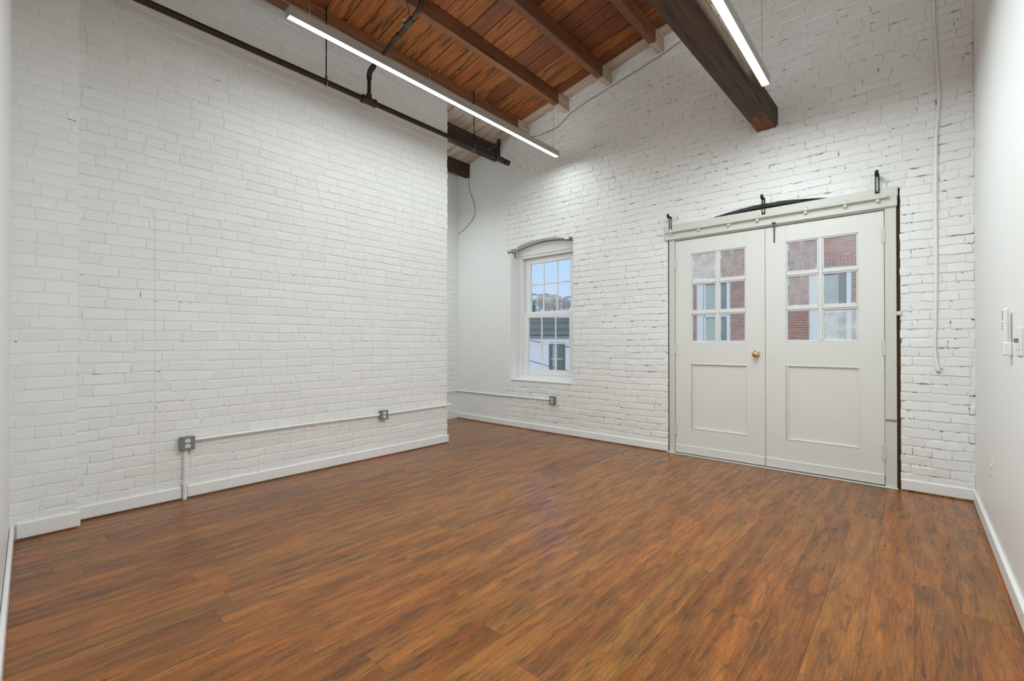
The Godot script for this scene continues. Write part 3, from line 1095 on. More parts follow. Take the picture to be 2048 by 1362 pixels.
func build_pipes() -> void:
	var x := -3.80
	var y := 3.405
	var o := thing("sprinkler_pipe", "dark iron sprinkler pipe hung from rods along the long brick wall", "pipe", Vector3(0, 0, 0))
	part(o, "main_pipe", tube([Vector3(x, y, 0.50), Vector3(x, y, 4.60)], 0.024, 16), M.pipe_iron)
	fitting(o, "tee", Vector3(x, y, 2.34), Vector3(x, y, 2.48), 0.034)
	part(o, "riser", tube([Vector3(x, y, 2.408), Vector3(x, 3.665, 2.405)], 0.017, 12), M.pipe_iron)
	fitting(o, "collar", Vector3(x, y + 0.01, 2.408), Vector3(x, y + 0.06, 2.408), 0.025)
	part(o, "elbow", tube(curve([Vector3(x, 3.615, 2.405), Vector3(x, 3.66, 2.405), Vector3(x + 0.03, 3.69, 2.405), Vector3(x + 0.08, 3.705, 2.405)], 0.015), 0.024, 12), M.fitting_iron)
	part(o, "branch_pipe", tube([Vector3(x + 0.06, 3.70, 2.405), Vector3(-3.06, 3.885, 2.405)], 0.017, 12), M.pipe_iron)
	fitting(o, "coupling", Vector3(-3.40, 3.800, 2.405), Vector3(-3.33, 3.818, 2.405), 0.023)
	fitting(o, "coupling", Vector3(-3.22, 3.845, 2.405), Vector3(-3.14, 3.865, 2.405), 0.024)
	part(o, "elbow", tube(curve([Vector3(-3.10, 3.875, 2.405), Vector3(-3.05, 3.89, 2.405), Vector3(-3.02, 3.92, 2.405), Vector3(-3.01, 3.97, 2.405)], 0.015), 0.022, 12), M.fitting_iron)
	sprinkler(o, Vector3(-3.01, 3.965, 2.405))
	sprinkler(o, Vector3(-3.26, 3.855, 2.405))
	fitting(o, "tee", Vector3(x, y, 0.57), Vector3(x, y, 0.70), 0.033)
	fitting(o, "end_cap", Vector3(x, y, 0.46), Vector3(x, y, 0.53), 0.032)
	part(o, "riser", tube([Vector3(x, y, 0.632), Vector3(x, 3.60, 0.632)], 0.016, 12), M.pipe_iron)
	fitting(o, "elbow", Vector3(x, 3.575, 0.632), Vector3(x, 3.645, 0.632), 0.023)
	part(o, "branch_pipe", tube([Vector3(x, 3.61, 0.632), Vector3(-4.14, 3.545, 0.632)], 0.015, 12), M.pipe_iron)
	pipe_hanger(o, 2.82, x, y)
	pipe_hanger(o, 1.055, x, y)

func sprinkler(parent: Node, at: Vector3) -> void:
	var s := part(parent, "sprinkler_head", lathe([[0.0, 0.0], [0.012, 0.0], [0.012, 0.02], [0.007, 0.024], [0.006, 0.034], [0.0, 0.036]], Vector3.UP, 12), M.steel, at)
	for k in [-1.0, 1.0]:
		part(s, "frame_arm", tube(curve([Vector3(0.008 * k, 0.022, 0), Vector3(0.015 * k, 0.036, 0), Vector3(0.003 * k, 0.056, 0)], 0.006), 0.0022, 6), M.steel)
	part(s, "deflector", lathe([[0.0, 0.056], [0.016, 0.057], [0.017, 0.059], [0.0, 0.061]], Vector3.UP, 14), M.steel)

func tube_thing(called: String, label: String, category: String, pts: Array, r: float, m: Material, group := "") -> void:
	var o := MeshInstance3D.new()
	o.name = numbered(called)
	o.mesh = tube(pts, r, 8)
	o.set_surface_override_material(0, m)
	add_child(o)
	tag(o, label, category, group)

func receptacle(parent: Node, at: Vector3, basis: Basis) -> void:
	# duplex socket: x right, y up, z out
	for s in [-1.0, 1.0]:
		var pg := PackedVector2Array()
		for i in 24:
			var a := TAU * i / 24.0
			pg.append(Vector2(cos(a) * 0.0172, clampf(sin(a) * 0.0172, -0.0142, 0.0142)))
		var f := part(parent, "socket", prism(pg, 0.0, 0.003), M.white_plastic, at + basis * Vector3(0, s * 0.0195, 0), basis)
		for k in [[-0.0065, 0.004, 0.0022, 0.0085], [0.0065, 0.004, 0.0022, 0.007]]:
			part(f, "slot", box(Vector3(k[2], k[3], 0.002), 0.0002), M.slot, Vector3(k[0], k[1], 0.0026))
		part(f, "slot", lathe([[0.0, 0.0], [0.0026, 0.0], [0.0026, 0.0014], [0.0, 0.0014]], Vector3(0, 0, 1), 10), M.slot, Vector3(0, -0.0075, 0.0024))

func outlet_box(label: String, at: Vector3, basis: Basis, size: Vector3) -> void:
	var o := thing("outlet_box", label, "outlet", at, 0.0, "grey metal outlet boxes")
	o.basis = basis
	part(o, "box", box(Vector3(size.x * 0.98, size.y * 0.98, size.z), 0.006), M.grey_box, Vector3(0, 0, size.z * 0.5 - 0.002))
	part(o, "cover_plate", box(Vector3(size.x, size.y, 0.004), 0.0015), M.grey_box, Vector3(0, 0, size.z))
	receptacle(o, Vector3(0, 0, size.z + 0.002), Basis.IDENTITY)
	for sx in [-1.0, 1.0]:
		for sy in [-1.0, 1.0]:
			part(o, "screw", lathe([[0.004, 0.0], [0.004, 0.001], [0.0025, 0.002], [0.0, 0.002]], Vector3(0, 0, 1), 10), M.slot, Vector3(sx * (size.x * 0.5 - 0.008), sy * (size.y * 0.5 - 0.008), size.z + 0.0018))
	part(o, "screw", lathe([[0.003, 0.0], [0.003, 0.001], [0.0, 0.0016]], Vector3(0, 0, 1), 8), M.steel, Vector3(0, 0, size.z + 0.0018))

func conduit(label: String, runs: Array, r: float, straps: Array) -> void:
	var o := thing("conduit", label, "conduit", Vector3.ZERO, 0.0, "white painted conduits")
	for p in runs:
		part(o, "tube", tube(p, r, 12), M.white_trim)
	for s in straps:
		part(o, "strap", box(s[1], 0.003), M.white_trim, s[0])

func build_fixings() -> void:
	var left := Basis(Vector3(0, 0, -1), Vector3.UP, Vector3(1, 0, 0))
	outlet_box("grey outlet box with a conduit dropping from it to the floor", Vector3(LWX - 0.002, 0.412, 3.765), left, Vector3(0.092, 0.098, 0.052))
	outlet_box("small grey outlet box midway along the conduit on the long brick wall", Vector3(LWX - 0.002, 0.425, 2.105), left, Vector3(0.085, 0.092, 0.050))
	outlet_box("small grey outlet box on the wall beneath the sash window", Vector3(-3.43, 0.423, -0.002), Basis.IDENTITY, Vector3(0.076, 0.104, 0.048))
	var cx := LWX + 0.022
	conduit("white painted conduit running level along the long brick wall between two outlet boxes", [[Vector3(cx, 0.428, 3.719), Vector3(cx, 0.432, 2.9), Vector3(cx, 0.428, 2.148)]], 0.0125, [[Vector3(cx - 0.008, 0.430, 2.80), Vector3(0.036, 0.034, 0.022)]])
	conduit("white painted conduit from the small outlet box to the wall's free end", [[Vector3(cx, 0.428, 2.062), Vector3(cx, 0.436, LWZ + 0.02), Vector3(cx, 0.436, LWZ - 0.015)], curve([Vector3(cx, 0.436, LWZ - 0.005), Vector3(cx - 0.004, 0.436, LWZ - 0.03), Vector3(cx - 0.03, 0.436, LWZ - 0.04), Vector3(cx - 0.10, 0.436, LWZ - 0.04)], 0.01)], 0.0125, [[Vector3(cx - 0.006, 0.435, LWZ + 0.05), Vector3(0.034, 0.034, 0.02)]])
	conduit("short white painted conduit upright between the outlet box and the floor", [[Vector3(cx, 0.0, 3.775), Vector3(cx, 0.12, 3.775), Vector3(cx, 0.364, 3.772)]], 0.0135, [[Vector3(cx - 0.006, 0.118, 3.774), Vector3(0.036, 0.026, 0.034)]])
	conduit("thin white conduit along the plaster wall to the box beneath the window", [[Vector3(-5.2, 0.418, 0.012), Vector3(-4.4, 0.417, 0.012), Vector3(-3.466, 0.424, 0.012)], curve([Vector3(-5.2, 0.418, 0.012), Vector3(-5.232, 0.418, 0.02), Vector3(-5.238, 0.418, 0.05), Vector3(-5.238, 0.418, 0.55)], 0.02)], 0.0095, [[Vector3(-4.15, 0.418, 0.008), Vector3(0.02, 0.026, 0.022)]])
	var wav := curve([Vector3(0.118, 4.6, 0.014), Vector3(0.124, 3.746, 0.014), Vector3(0.135, 3.4, 0.014), Vector3(0.146, 3.17, 0.014), Vector3(0.151, 3.017, 0.014), Vector3(0.143, 2.85, 0.014), Vector3(0.135, 2.683, 0.014), Vector3(0.130, 2.231, 0.014), Vector3(0.130, 1.626, 0.014), Vector3(0.125, 1.286, 0.014), Vector3(0.121, 1.135, 0.014), Vector3(0.126, 1.05, 0.014), Vector3(0.137, 0.965, 0.014)], 0.03)
	var o := thing("conduit", "wavy white painted conduit hanging down the brick beside the plasterboard wall", "conduit", Vector3.ZERO, 0.0, "white painted conduits")
	part(o, "tube", tube(wav, 0.0105, 10), M.white_trim)
	part(o, "connector", tube([Vector3(0.135, 0.975, 0.016), Vector3(0.139, 0.945, 0.016), Vector3(0.140, 0.935, 0.016)], [0.014, 0.017, 0.012], 12), M.white_trim)
	part(o, "clamp", box(Vector3(0.046, 0.012, 0.014), 0.003), M.white_trim, Vector3(0.142, 0.964, 0.012))
	part(o, "opening", tube([Vector3(0.139, 0.936, 0.017), Vector3(0.139, 0.932, 0.018)], 0.008, 10), M.slot)
	tube_thing("painted_cable", "thin cable painted into the long brick wall, rising straight from the baseboard", "cable", [Vector3(LWX + 0.001, 0.09, 3.945), Vector3(LWX + 0.0005, 1.1, 3.949), Vector3(LWX + 0.001, 2.1, 3.952)], 0.0032, M.painted_brick_0)
	# cables
	var along := []
	for i in 12:
		var z := lerpf(4.4, 0.14, i / 11.0)
		along.append(Vector3(-3.824, under_boards(-3.83) - 0.128 + 0.006 * sin(i * 2.1), z))
	along.append(Vector3(-3.80, under_boards(-3.83) - 0.16, 0.03))
	for p in [[-3.72, 3.87], [-3.55, 3.865], [-3.36, 3.885], [-3.20, 3.975], [-3.12, 4.005], [-2.85, 4.065], [-2.58, 4.115], [-2.25, 4.175], [-1.97, 4.235], [-1.78, 4.285], [-1.3, 4.40]]:
		along.append(Vector3(p[0], p[1], 0.012))
	tube_thing("roof_cable", "tan cable clipped along a roof joist and then following the wall's top", "cable", curve(along, 0.04), 0.0048, M.tan_cable)
	tube_thing("loose_wire", "thin loose wire drooping down the plaster from the alcove joist", "cable", curve([Vector3(-5.0, 3.62, 0.006), Vector3(-4.99, 3.45, 0.006), Vector3(-4.88, 3.2, 0.006), Vector3(-4.90, 3.02, 0.006), Vector3(-5.06, 2.9, 0.006), Vector3(-5.24, 2.82, 0.006)], 0.03), 0.003, M.dark_cable)
	tube_thing("loose_wire", "dark wire dropping from the roof boards to the sprinkler branch pipe", "cable", curve([Vector3(-3.10, 4.19, 2.60), Vector3(-3.12, 4.05, 2.50), Vector3(-3.165, 3.895, 2.405)], 0.03), 0.0035, M.black_iron)
	# rod brackets over the doors
	var spots := [[-1.905, 2.325, "black slotted iron bracket above the hinge side of the door with the brass knob"], [-1.030, 2.340, "black slotted iron bracket above the seam where the two doors meet"], [-0.212, 2.355, "black slotted iron bracket above the hinges next to the ragged gap"]]
	for s in spots:
		var b := thing("rod_bracket", s[2], "bracket", Vector3(s[0], s[1], 0.026), 0.0, "black rod brackets over the doors")
		for k in [-1.0, 1.0]:
			part(b, "side_bar", box(Vector3(0.008, 0.13, 0.007), 0.0015), M.black_iron, Vector3(k * 0.0105, 0.065, 0.0035))
		part(b, "foot", box(Vector3(0.029, 0.014, 0.007), 0.0015), M.black_iron, Vector3(0, 0.003, 0.003))
		part(b, "shoulder", box(Vector3(0.029, 0.017, 0.045), 0.002), M.black_iron, Vector3(0, 0.136, 0.020))
		part(b, "hook", tube(curve([Vector3(0, 0.136, 0.040), Vector3(0, 0.132, 0.056), Vector3(0, 0.142, 0.066), Vector3(0, 0.160, 0.064)], 0.006), 0.012, 10), M.black_iron)
	for s in [[-4.165, 2.345, "black rod bracket at the window arch over the lit reveal", 1.0], [-3.146, 2.392, "black rod bracket at the window arch over the hidden reveal", -1.0]]:
		var b := thing("rod_bracket", s[2], "bracket", Vector3(s[0], s[1], -0.09), 0.0, "black rod brackets at the window arch")
		part(b, "plate", box(Vector3(0.005, 0.075, 0.014), 0.001), M.black_iron, Vector3(s[3] * 0.004, 0.02, 0))
		part(b, "arm", box(Vector3(0.006, 0.010, 0.13), 0.001), M.black_iron, Vector3(s[3] * 0.004, 0.058, 0.06))
		part(b, "cup", tube(curve([Vector3(s[3] * 0.004, 0.060, 0.118), Vector3(s[3] * 0.004, 0.036, 0.126), Vector3(s[3] * 0.004, 0.036, 0.150), Vector3(s[3] * 0.004, 0.064, 0.156)], 0.008), 0.0055, 8), M.black_iron)
	# on the plasterboard wall
	var right := Basis(Vector3(0, 0, 1), Vector3.UP, Vector3(-1, 0, 0))
	var rc := thing("remote_control", "slim white air conditioner remote in a holder on the plasterboard wall", "remote", Vector3(RWX, 1.092, 1.640))
	rc.basis = right
	part(rc, "holder", box(Vector3(0.062, 0.062, 0.030), 0.005), M.white_plastic, Vector3(0, 0.031, 0.015))
	part(rc, "handset", box(Vector3(0.052, 0.188, 0.018), 0.006), M.white_plastic, Vector3(0, 0.124, 0.019))
	part(rc, "display", box(Vector3(0.036, 0.040, 0.001), 0.0003), M.screen_grey, Vector3(0, 0.186, 0.0283))
	for k in 3:
		part(rc, "key", box(Vector3(0.020, 0.006, 0.002), 0.0008), M.grey_key, Vector3(0, 0.148 - 0.013 * k, 0.0285))
	var sw := thing("light_switch", "white light switch plate beside the remote on the plasterboard wall", "switch", Vector3(RWX, 1.155, 1.865))
	sw.basis = right
	part(sw, "plate", box(Vector3(0.116, 0.118, 0.006), 0.0025), M.white_plastic, Vector3(0, 0, 0.003))
	for k in [-1.0, 1.0]:
		part(sw, "slide", box(Vector3(0.034, 0.068, 0.006), 0.001), M.white_plastic, Vector3(k * 0.024, 0, 0.006))
		part(sw, "toggle", box(Vector3(0.010, 0.018, 0.010), 0.002), M.grey_key, Vector3(k * 0.024, 0.006, 0.012))
	var wo := thing("wall_outlet", "white duplex outlet plate set low on the plasterboard wall", "outlet", Vector3(RWX, 0.423, 0.955))
	wo.basis = right
	part(wo, "plate", box(Vector3(0.072, 0.116, 0.005), 0.002), M.white_plastic, Vector3(0, 0, 0.0025))
	receptacle(wo, Vector3(0, 0, 0.005), Basis.IDENTITY)

# ---------------------------------------------------------------- outdoors
func far_window(parent: Node3D, c: Vector3, w: float, h: float, frame_m: Material, pane_m: Material, t := 0.08) -> void:
	var f := Node3D.new()
	f.name = "window"
	f.position = c
	parent.add_child(f, true)
	part(f, "pane", box(Vector3(w, h, 0.02), 0.0), pane_m, Vector3(0, 0, 0.0))
	box_part(f, "frame", Vector3(-w / 2 - t, h / 2, -0.06), Vector3(w / 2 + t, h / 2 + t, 0.05), frame_m, 0.01)
	box_part(f, "frame", Vector3(-w / 2 - t, -h / 2 - t, -0.06), Vector3(w / 2 + t, -h / 2, 0.05), frame_m, 0.01)
	box_part(f, "frame", Vector3(-w / 2 - t, -h / 2, -0.06), Vector3(-w / 2, h / 2, 0.05), frame_m, 0.01)
	box_part(f, "frame", Vector3(w / 2, -h / 2, -0.06), Vector3(w / 2 + t, h / 2, 0.05), frame_m, 0.01)
	box_part(f, "meeting_rail", Vector3(-w / 2, -0.03, -0.05), Vector3(w / 2, 0.03, 0.02), frame_m, 0.005)

func build_brick_building() -> void:
	var zf := -10.8
	var o := thing("brick_building", "red brick building with white arched windows facing the double doors", "building", Vector3(0, 0, zf))
	var wins := [[-2.26, -1.245, 0.9, 3.19], [-5.45, -4.37, 0.9, 3.19]]
	var arch := func(w, x): 
		var u: float = (x - (w[0] + w[1]) * 0.5) / ((w[1] - w[0]) * 0.5)
		return w[3] + 0.13 * (1.0 - u * u)
	var core := CSGCombiner3D.new()
	core.name = "wall_core"
	o.add_child(core)
	var b := CSGBox3D.new()
	b.name = "core"
	b.size = Vector3(11.0, 13.0, 0.5)
	b.position = Vector3(-1.5, 2.2, -0.25 - RELIEF)
	b.material = M.pale_mortar
	core.add_child(b)
	for w in wins:
		var pg := PackedVector2Array([Vector2(w[0], w[2]), Vector2(w[1], w[2])])
		for i in 13:
			var x := lerpf(w[1], w[0], i / 12.0)
			pg.append(Vector2(x, arch.call(w, x)))
		var cut := CSGPolygon3D.new()
		cut.name = "opening"
		cut.polygon = pg
		cut.depth = 0.3
		cut.position.z = 0.1
		cut.operation = CSGShape3D.OPERATION_SUBTRACTION
		cut.material = M.pale_mortar
		core.add_child(cut)
	var rise := 0.34
	var free := func(y):
		var runs := []
		var x := -6.98
		for w in [wins[1], wins[0]]:
			if y > w[2] and y < w[3] + 0.13 + rise:
				var half: float = (w[1] - w[0]) * 0.5
				var mid: float = (w[0] + w[1]) * 0.5
				if y > w[3] - 0.02:
					half += 0.13
				if y > w[3] + rise:
					half = (half) * sqrt(maxf(0.0, 1.0 - (y - w[3] - rise) / 0.13))
				runs.append([x, mid - half])
				x = mid + half
		runs.append([x, 1.6])
		return runs
	lay(o, Transform3D.IDENTITY, 0.2, 5.6, 0.0715, free, [M.red_brick_0, M.red_brick_1, M.red_brick_2, M.red_brick_3, M.red_brick_4], 0.6, 0.0, 300, 0.013, func(p): return (p.x > -5.9 and p.x < -4.1 or p.x > -3.0 and p.x < -0.95) and p.y > 1.1 and p.y < 4.3)
	# three rings of upright headers over each window
	for w in wins:
		var mid: float = (w[0] + w[1]) * 0.5
		var half: float = (w[1] - w[0]) * 0.5
		for ring in 3:
			var n := 15
			for i in n:
				var u := (i + 0.5) / n * 2.0 - 1.0
				var x := mid + u * (half + 0.11)
				var y: float = w[3] + 0.13 * (1.0 - u * u) + 0.055 + ring * 0.112
				part(o, "brick", brick_form(0.068, 0.100, 0.6, RELIEF + 0.0012), M["red_brick_%d" % (rng.randi() % 5)], Vector3(x, y, 0.002), Basis(Vector3(0, 0, 1), -u * 0.16))
		# white window
		var f := Node3D.new()
		f.name = "window"
		o.add_child(f, true)
		var pg := PackedVector2Array([Vector2(w[0], w[3] - 0.05), Vector2(w[1], w[3] - 0.05)])
		for i in 13:
			var x := lerpf(w[1], w[0], i / 12.0)
			pg.append(Vector2(x, arch.call(w, x) - 0.004))
		part(f, "frame", prism(pg, -0.20, -0.07), M.white_frame)
		box_part(f, "frame", Vector3(w[0], w[2], -0.20), Vector3(w[0] + 0.20, w[3] - 0.05, -0.07), M.white_frame, 0.01)
		box_part(f, "frame", Vector3(w[1] - 0.14, w[2], -0.20), Vector3(w[1], w[3] - 0.05, -0.07), M.white_frame, 0.01)
		box_part(f, "frame", Vector3(w[0] + 0.22, w[2], -0.18), Vector3(w[0] + 0.27, w[3] - 0.05, -0.10), M.white_frame, 0.01)
		box_part(f, "meeting_rail", Vector3(w[0] + 0.2, 2.0, -0.17), Vector3(w[1] - 0.14, 2.07, -0.10), M.white_frame, 0.01)
		box_part(f, "sill", Vector3(w[0] - 0.06, w[2] - 0.09, -0.2), Vector3(w[1] + 0.06, w[2], 0.06), M.white_frame, 0.01)
		box_part(f, "pane", Vector3(w[0] + 0.2, w[2], -0.185), Vector3(w[1] - 0.14, w[3] - 0.05, -0.175), M.dim_pane, 0.0)
		var st := begin()
		st.set_smooth_group(0)
		var n2 := 24
		for i in n2:
			var x0: float = lerpf(w[0] + 0.25, w[1] - 0.32, i / float(n2))
			var x1: float = lerpf(w[0] + 0.25, w[1] - 0.32, (i + 1) / float(n2))
			var z0 := -0.160 + 0.012 * sin(i * 1.9)
			var z1 := -0.160 + 0.012 * sin((i + 1) * 1.9)
			quad(st, Vector3(x0, w[2], z0), Vector3(x1, w[2], z1), Vector3(x1, w[3] - 0.12, z1), Vector3(x0, w[3] - 0.12, z0))
		part(f, "curtain", done(st), M.curtain)

func build_white_house() -> void:
	var t := 27.0
	var o := thing("white_house", "white rendered house with a dark slatted roof beyond the sash window", "house", at_depth(1024, 686, t) - Vector3.UP * 1.15, deg_to_rad(YAW))
	var s := t / F
	var X := func(px): return (px - 1024.0) * s
	var Y := func(py): return 1.15 + (686.0 - py) * s
	var top: float = Y.call(670.0)
	box_part(o, "wall", Vector3(-7.0, -4.2, -5.0), Vector3(9.0, top, 0.0), M.white_house, 0.02)
	# lapped roof courses, each its own board
	var y := top
	var z := 0.28
	var k := 0
	for hgt in [7.0, 6.0, 8.0, 6.0, 5.0, 4.0]:
		var dy: float = hgt * s
		var m: Material = M.house_roof_edge if k % 2 == 0 else M.house_roof
		part(o, "roof_board", box(Vector3(16.8, dy * 1.12, 0.08), 0.01), m, Vector3(1.0, y + dy * 0.5, z - 0.02), Basis(Vector3(1, 0, 0), -0.30))
		z -= dy * 0.55
		y += dy * 0.99
		k += 1
	part(o, "roof_slab", box(Vector3(16.6, 0.2, 4.6), 0.02), M.house_roof, Vector3(1.0, top + 0.05, -2.2))
	part(o, "roof_snow", box(Vector3(16.4, 0.16, 3.2), 0.05), M.snow, Vector3(1.0, y + 0.02, z - 1.4))
	var c := Vector3((X.call(1102.0) + X.call(1126.0)) * 0.5, (Y.call(689.0) + Y.call(744.0)) * 0.5, 0.0)
	var w: float = X.call(1126.0) - X.call(1102.0)
	var h: float = Y.call(689.0) - Y.call(744.0)
	far_window(o, c, w, h, M.dark_frame, M.dim_pane, 0.12)
	part(o, "curtain", box(Vector3(0.26, h * 0.96, 0.02), 0.0), M.curtain, c + Vector3(-0.12, 0, 0.012))
	part(o, "meeting_rail", box(Vector3(w, 0.05, 0.03), 0.005), M.white_frame, c + Vector3(0, -0.04, 0.035))

func bare_tree(p: Vector3, h: float, label: String) -> void:
	var o := thing("bare_tree", label, "tree", p, rng.randf() * TAU, "bare winter trees on the hillside")
	var st := begin()
	add_tube(st, [Vector3.ZERO, Vector3(0.1, h * 0.4, 0), Vector3(0.0, h, 0.1)], [h * 0.035, h * 0.025, h * 0.006], 6)
	part(o, "trunk", done(st), M.bark)
	var br := begin()
	for i in 46:
		var y := h * rng.randf_range(0.2, 0.92)
		var a := rng.randf() * TAU
		var l := (h - y) * 0.45 + h * 0.14
		var e := Vector3(cos(a) * l, y + l * rng.randf_range(0.35, 0.9), sin(a) * l)
		var m := Vector3(cos(a) * l * 0.5, y + l * 0.2, sin(a) * l * 0.5)
		add_tube(br, [Vector3(0.05, y, 0.02), m, e], [h * 0.010, h * 0.008, h * 0.004], 4, false)
		for q in 4:
			var f := m.lerp(e, rng.randf())
			add_tube(br, [f, f + Vector3(rng.randf_range(-1, 1), rng.randf_range(0.2, 1), rng.randf_range(-1, 1)) * l * 0.4], [h * 0.006, h * 0.003], 3, false)
	part(o, "branches", done(br), M.brush)

func build_hillside() -> void:
	var g := setting("ground")
	box_part(g, "yard", Vector3(-60, -4.4, -70), Vector3(40, -4.0, 12), M.yard, 0.0)
	# the hill across the valley
	var hill := setting("hill")
	var st := begin()
	st.set_smooth_group(0)
	var hn := noise(5, 0.03, 3)
	var P := func(i, j):
		var t: float = 60.0 + j * 10.0
		var px: float = 860.0 + i * 20.0
		var prof: float = clampf(j / 11.0, 0.0, 1.0)
		var py: float = lerpf(640.0, 592.0, prof) + 3.0 * hn.get_noise_2d(i * 9.0, j * 14.0)
		return at_depth(px, py, t)
	for j in 13:
		for i in 24:
			quad(st, P.call(i, j), P.call(i + 1, j), P.call(i + 1, j + 1), P.call(i, j + 1))
	part(hill, "snow_slope", done(st), M.snow)
	# houses: pixel left, right, top, foot, depth, wall colour, roof colour
	var rows := [
		[1046, 1060, 584, 612, 150, Color(0.80, 0.82, 0.78), Color(0.72, 0.70, 0.68), "pale green house high on the snowy hillside"],
		[1060, 1075, 587, 615, 138, Color(0.86, 0.87, 0.82), Color(0.50, 0.53, 0.50), "white clapboard house with a grey roof on the hillside"],
		[1076, 1086, 588, 620, 125, Color(0.76, 0.65, 0.60), Color(0.66, 0.56, 0.52), "narrow red brick house on the snowy hillside"],
		[1087, 1098, 587, 600, 165, Color(0.74, 0.66, 0.56), Color(0.62, 0.50, 0.38), "small brown house topping the snowy hillside"],
		[1096, 1118, 589, 600, 160, Color(0.80, 0.74, 0.69), Color(0.72, 0.63, 0.59), "long low house with a rust red roof on the ridge"],
		[1089, 1112, 598, 622, 118, Color(0.88, 0.84, 0.74), Color(0.72, 0.68, 0.62), "wide cream house in the middle of the hillside"],
		[1114, 1122, 592, 616, 135, Color(0.80, 0.70, 0.62), Color(0.70, 0.60, 0.54), "tan house between two cream houses on the hillside"],
		[1122, 1134, 596, 612, 145, Color(0.90, 0.88, 0.80), Color(0.66, 0.66, 0.66), "cream house with a grey roof beside the tan one"],
		[1133, 1150, 592, 612, 155, Color(0.86, 0.86, 0.84), Color(0.56, 0.58, 0.60), "pale grey house at the far end of the ridge"],
	]
	for r in rows:
		var t: float = r[4]
		var foot := at_depth((r[0] + r[1]) * 0.5, r[3] + 14.0, t)
		var head := at_depth((r[0] + r[1]) * 0.5, r[2], t)
		var w: float = (r[1] - r[0]) * t / F
		var h := head.y - foot.y
		var o := thing("hillside_house", r[7], "house", foot, deg_to_rad(YAW) + rng.randf_range(-0.25, 0.25), "houses on the hillside")
		var wallh := h - w * 0.22
		part(o, "wall", box(Vector3(w, wallh, w * 0.9), 0.05), mat("house_wall", r[5], 0.9), Vector3(0, wallh * 0.5, -w * 0.45))
		var pg := PackedVector2Array([Vector2(-w * 0.56, 0), Vector2(w * 0.56, 0), Vector2(w * 0.3, w * 0.22), Vector2(-w * 0.3, w * 0.22)])
		part(o, "roof", prism(pg, -w * 0.95, 0.1), mat("house_roof_tile", r[6], 0.9), Vector3(0, wallh, 0))
		var visible: float = (r[3] - r[2]) * t / F - w * 0.22
		var ny := maxi(1, int(visible / 2.2))
		var nx := maxi(2, int(w / 1.3))
		for j in ny:
			for i in nx:
				var win := part(o, "window", box(Vector3(w / nx * 0.42, visible / ny * 0.5, 0.12), 0.0), M.white_frame, Vector3(-w * 0.5 + (i + 0.5) * w / nx, wallh - (j + 0.5) * visible / ny, 0.0))
				part(win, "pane", box(Vector3(w / nx * 0.32, visible / ny * 0.42, 0.06), 0.0), M.dim_pane, Vector3(0, 0, 0.05))
	var spots := [[1060, 628, 96, 4.2], [1080, 630, 88, 3.6], [1090, 629, 80, 3.2], [1098, 632, 100, 3.4], [1108, 630, 84, 3.4], [1118, 631, 92, 3.6], [1127, 629, 76, 3.2], [1137, 630, 96, 3.6], [1104, 624, 108, 2.6], [1132, 622, 116, 3.0]]
	for s in spots:
		bare_tree(at_depth(s[0], s[1] + 3, s[2]), s[3], "bare brown winter tree on the snowy slope below the houses")
	var fir := thing("fir_tree", "dark green fir tree on the snowy slope below the houses", "tree", at_depth(1068, 630, 82.0))
	part(fir, "trunk", tube([Vector3.ZERO, Vector3(0, 2.6, 0)], [0.09, 0.02], 6), M.bark)
	var fs := begin()
	fs.set_smooth_group(-1)
	for k in 9:
		var y := 0.3 + k * 0.27
		var r := 0.95 * (1.0 - k / 9.5)
		for i in 14:
			var a := TAU * i / 14.0 + k
			var r2 := r * rng.randf_range(0.7, 1.1)
			var d := Vector3(cos(a), 0, sin(a))
			var sd := Vector3(-sin(a), 0, cos(a)) * r2 * 0.22
			var tip := d * r2 + Vector3(0, y - 0.15, 0)
			var base := Vector3(0, y + 0.22, 0)
			tri(fs, base, tip - sd * 0.4, d * r2 * 0.6 + sd + Vector3(0, y, 0))
			tri(fs, base, d * r2 * 0.6 - sd + Vector3(0, y, 0), tip + sd * 0.4)
	part(fir, "needles", done(fs), M.fir_green)
	tube_thing("power_line", "upper dark overhead wire crossing in front of the white house", "cable", curve([at_depth(1000, 670, 14), at_depth(1058, 680.5, 14), at_depth(1098, 688, 14), at_depth(1138, 694, 9), Vector3(-2.9, 1.03, -0.36)], 0.3), 0.012, M.dark_frame)
	tube_thing("power_line", "lower dark overhead wire crossing in front of the white house", "cable", curve([at_depth(1000, 703, 14), at_depth(1059, 721, 14), at_depth(1100, 733, 14), at_depth(1137, 742, 9), Vector3(-2.9, 0.66, -0.36)], 0.3), 0.012, M.dark_frame)

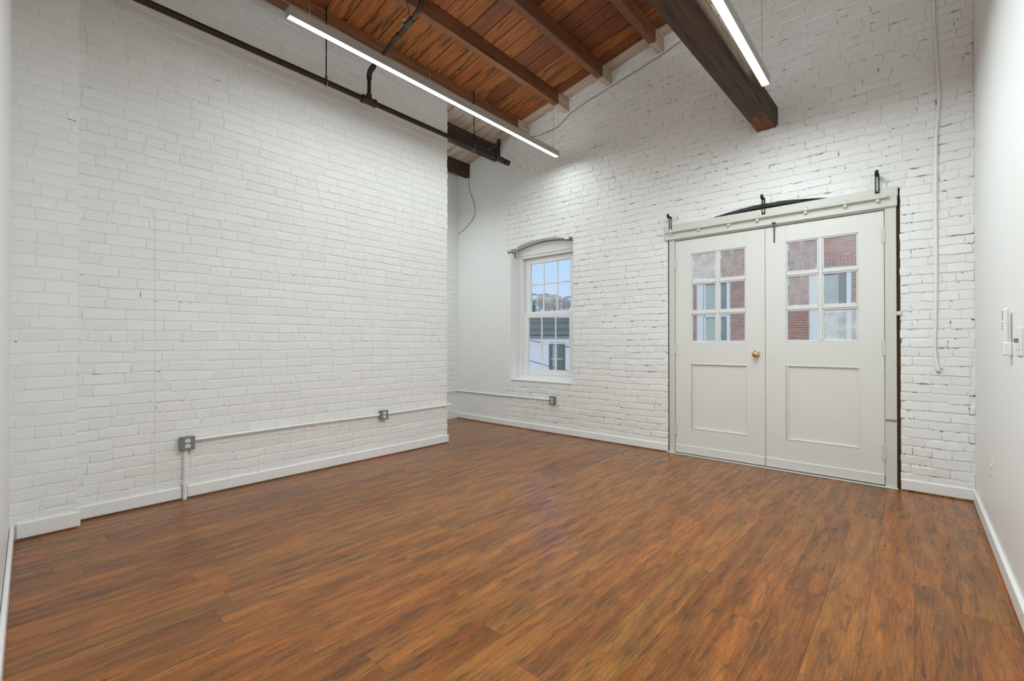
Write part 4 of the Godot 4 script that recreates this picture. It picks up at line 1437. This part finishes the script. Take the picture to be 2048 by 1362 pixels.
# ---------------------------------------------------------------- scene
func _ready() -> void:
	rng.seed = 20240
	# camera
	var cam := Camera3D.new()
	cam.name = "camera"
	cam.position = EYE
	cam.rotation_degrees = Vector3(0.31, YAW, 0)
	cam.fov = rad_to_deg(2.0 * atan(681.0 / F))
	cam.near = 0.02
	cam.far = 600.0
	add_child(cam)
	# sky, daylight and exposure
	var sky_mat := ProceduralSkyMaterial.new()
	sky_mat.sky_top_color = Color(0.40, 0.70, 0.95)
	sky_mat.sky_horizon_color = Color(0.90, 0.95, 1.0)
	sky_mat.sky_curve = 0.13
	sky_mat.sky_energy_multiplier = 1.0
	sky_mat.ground_bottom_color = Color(0.60, 0.60, 0.60)
	sky_mat.ground_horizon_color = Color(0.86, 0.87, 0.89)
	var sky := Sky.new()
	sky.sky_material = sky_mat
	var sun := DirectionalLight3D.new()
	sun.name = "sun"
	sun.light_color = Color(1.0, 0.96, 0.90)
	sun.light_energy = 0.55
	sun.light_angular_distance = 0.6
	sun.shadow_enabled = true
	add_child(sun)
	sun.look_at_from_position(Vector3.ZERO, Vector3(-0.35, -0.62, -0.75))
	var env := Environment.new()
	env.background_mode = Environment.BG_SKY
	env.sky = sky
	env.tonemap_mode = Environment.TONE_MAPPER_LINEAR
	env.tonemap_exposure = 1.0
	env.sdfgi_enabled = true
	env.ssao_enabled = true
	env.ssil_enabled = true
	var we := WorldEnvironment.new()
	we.name = "environment"
	we.environment = env
	add_child(we)

	make_materials()
	# lamps of the room, and an added one in the passage
	linear_light("long suspended light bar running beside the dark sprinkler pipe", -3.20, 3.382, 0.255, 3.385, [-1.50, 0.35, 1.42], 2.1)
	linear_light("long suspended light bar hanging alongside the thick dark beam", -0.832, 3.105, 0.842, 4.62, [-1.77, 0.0, 1.77], 8.2)
	linear_light("unseen light bar added in the passage behind the long brick wall", -4.80, 3.10, 0.95, 3.0, [-0.9, 0.9], 2.0)  # unseen bar, added to brighten the alcove

	build_floor()
	build_back_wall()
	build_left_wall()
	build_plain_walls()
	build_ceiling()
	build_doors()
	build_window()
	build_baseboards()
	build_timbers()
	build_pipes()
	build_fixings()
	build_brick_building()
	build_white_house()
	build_hillside()
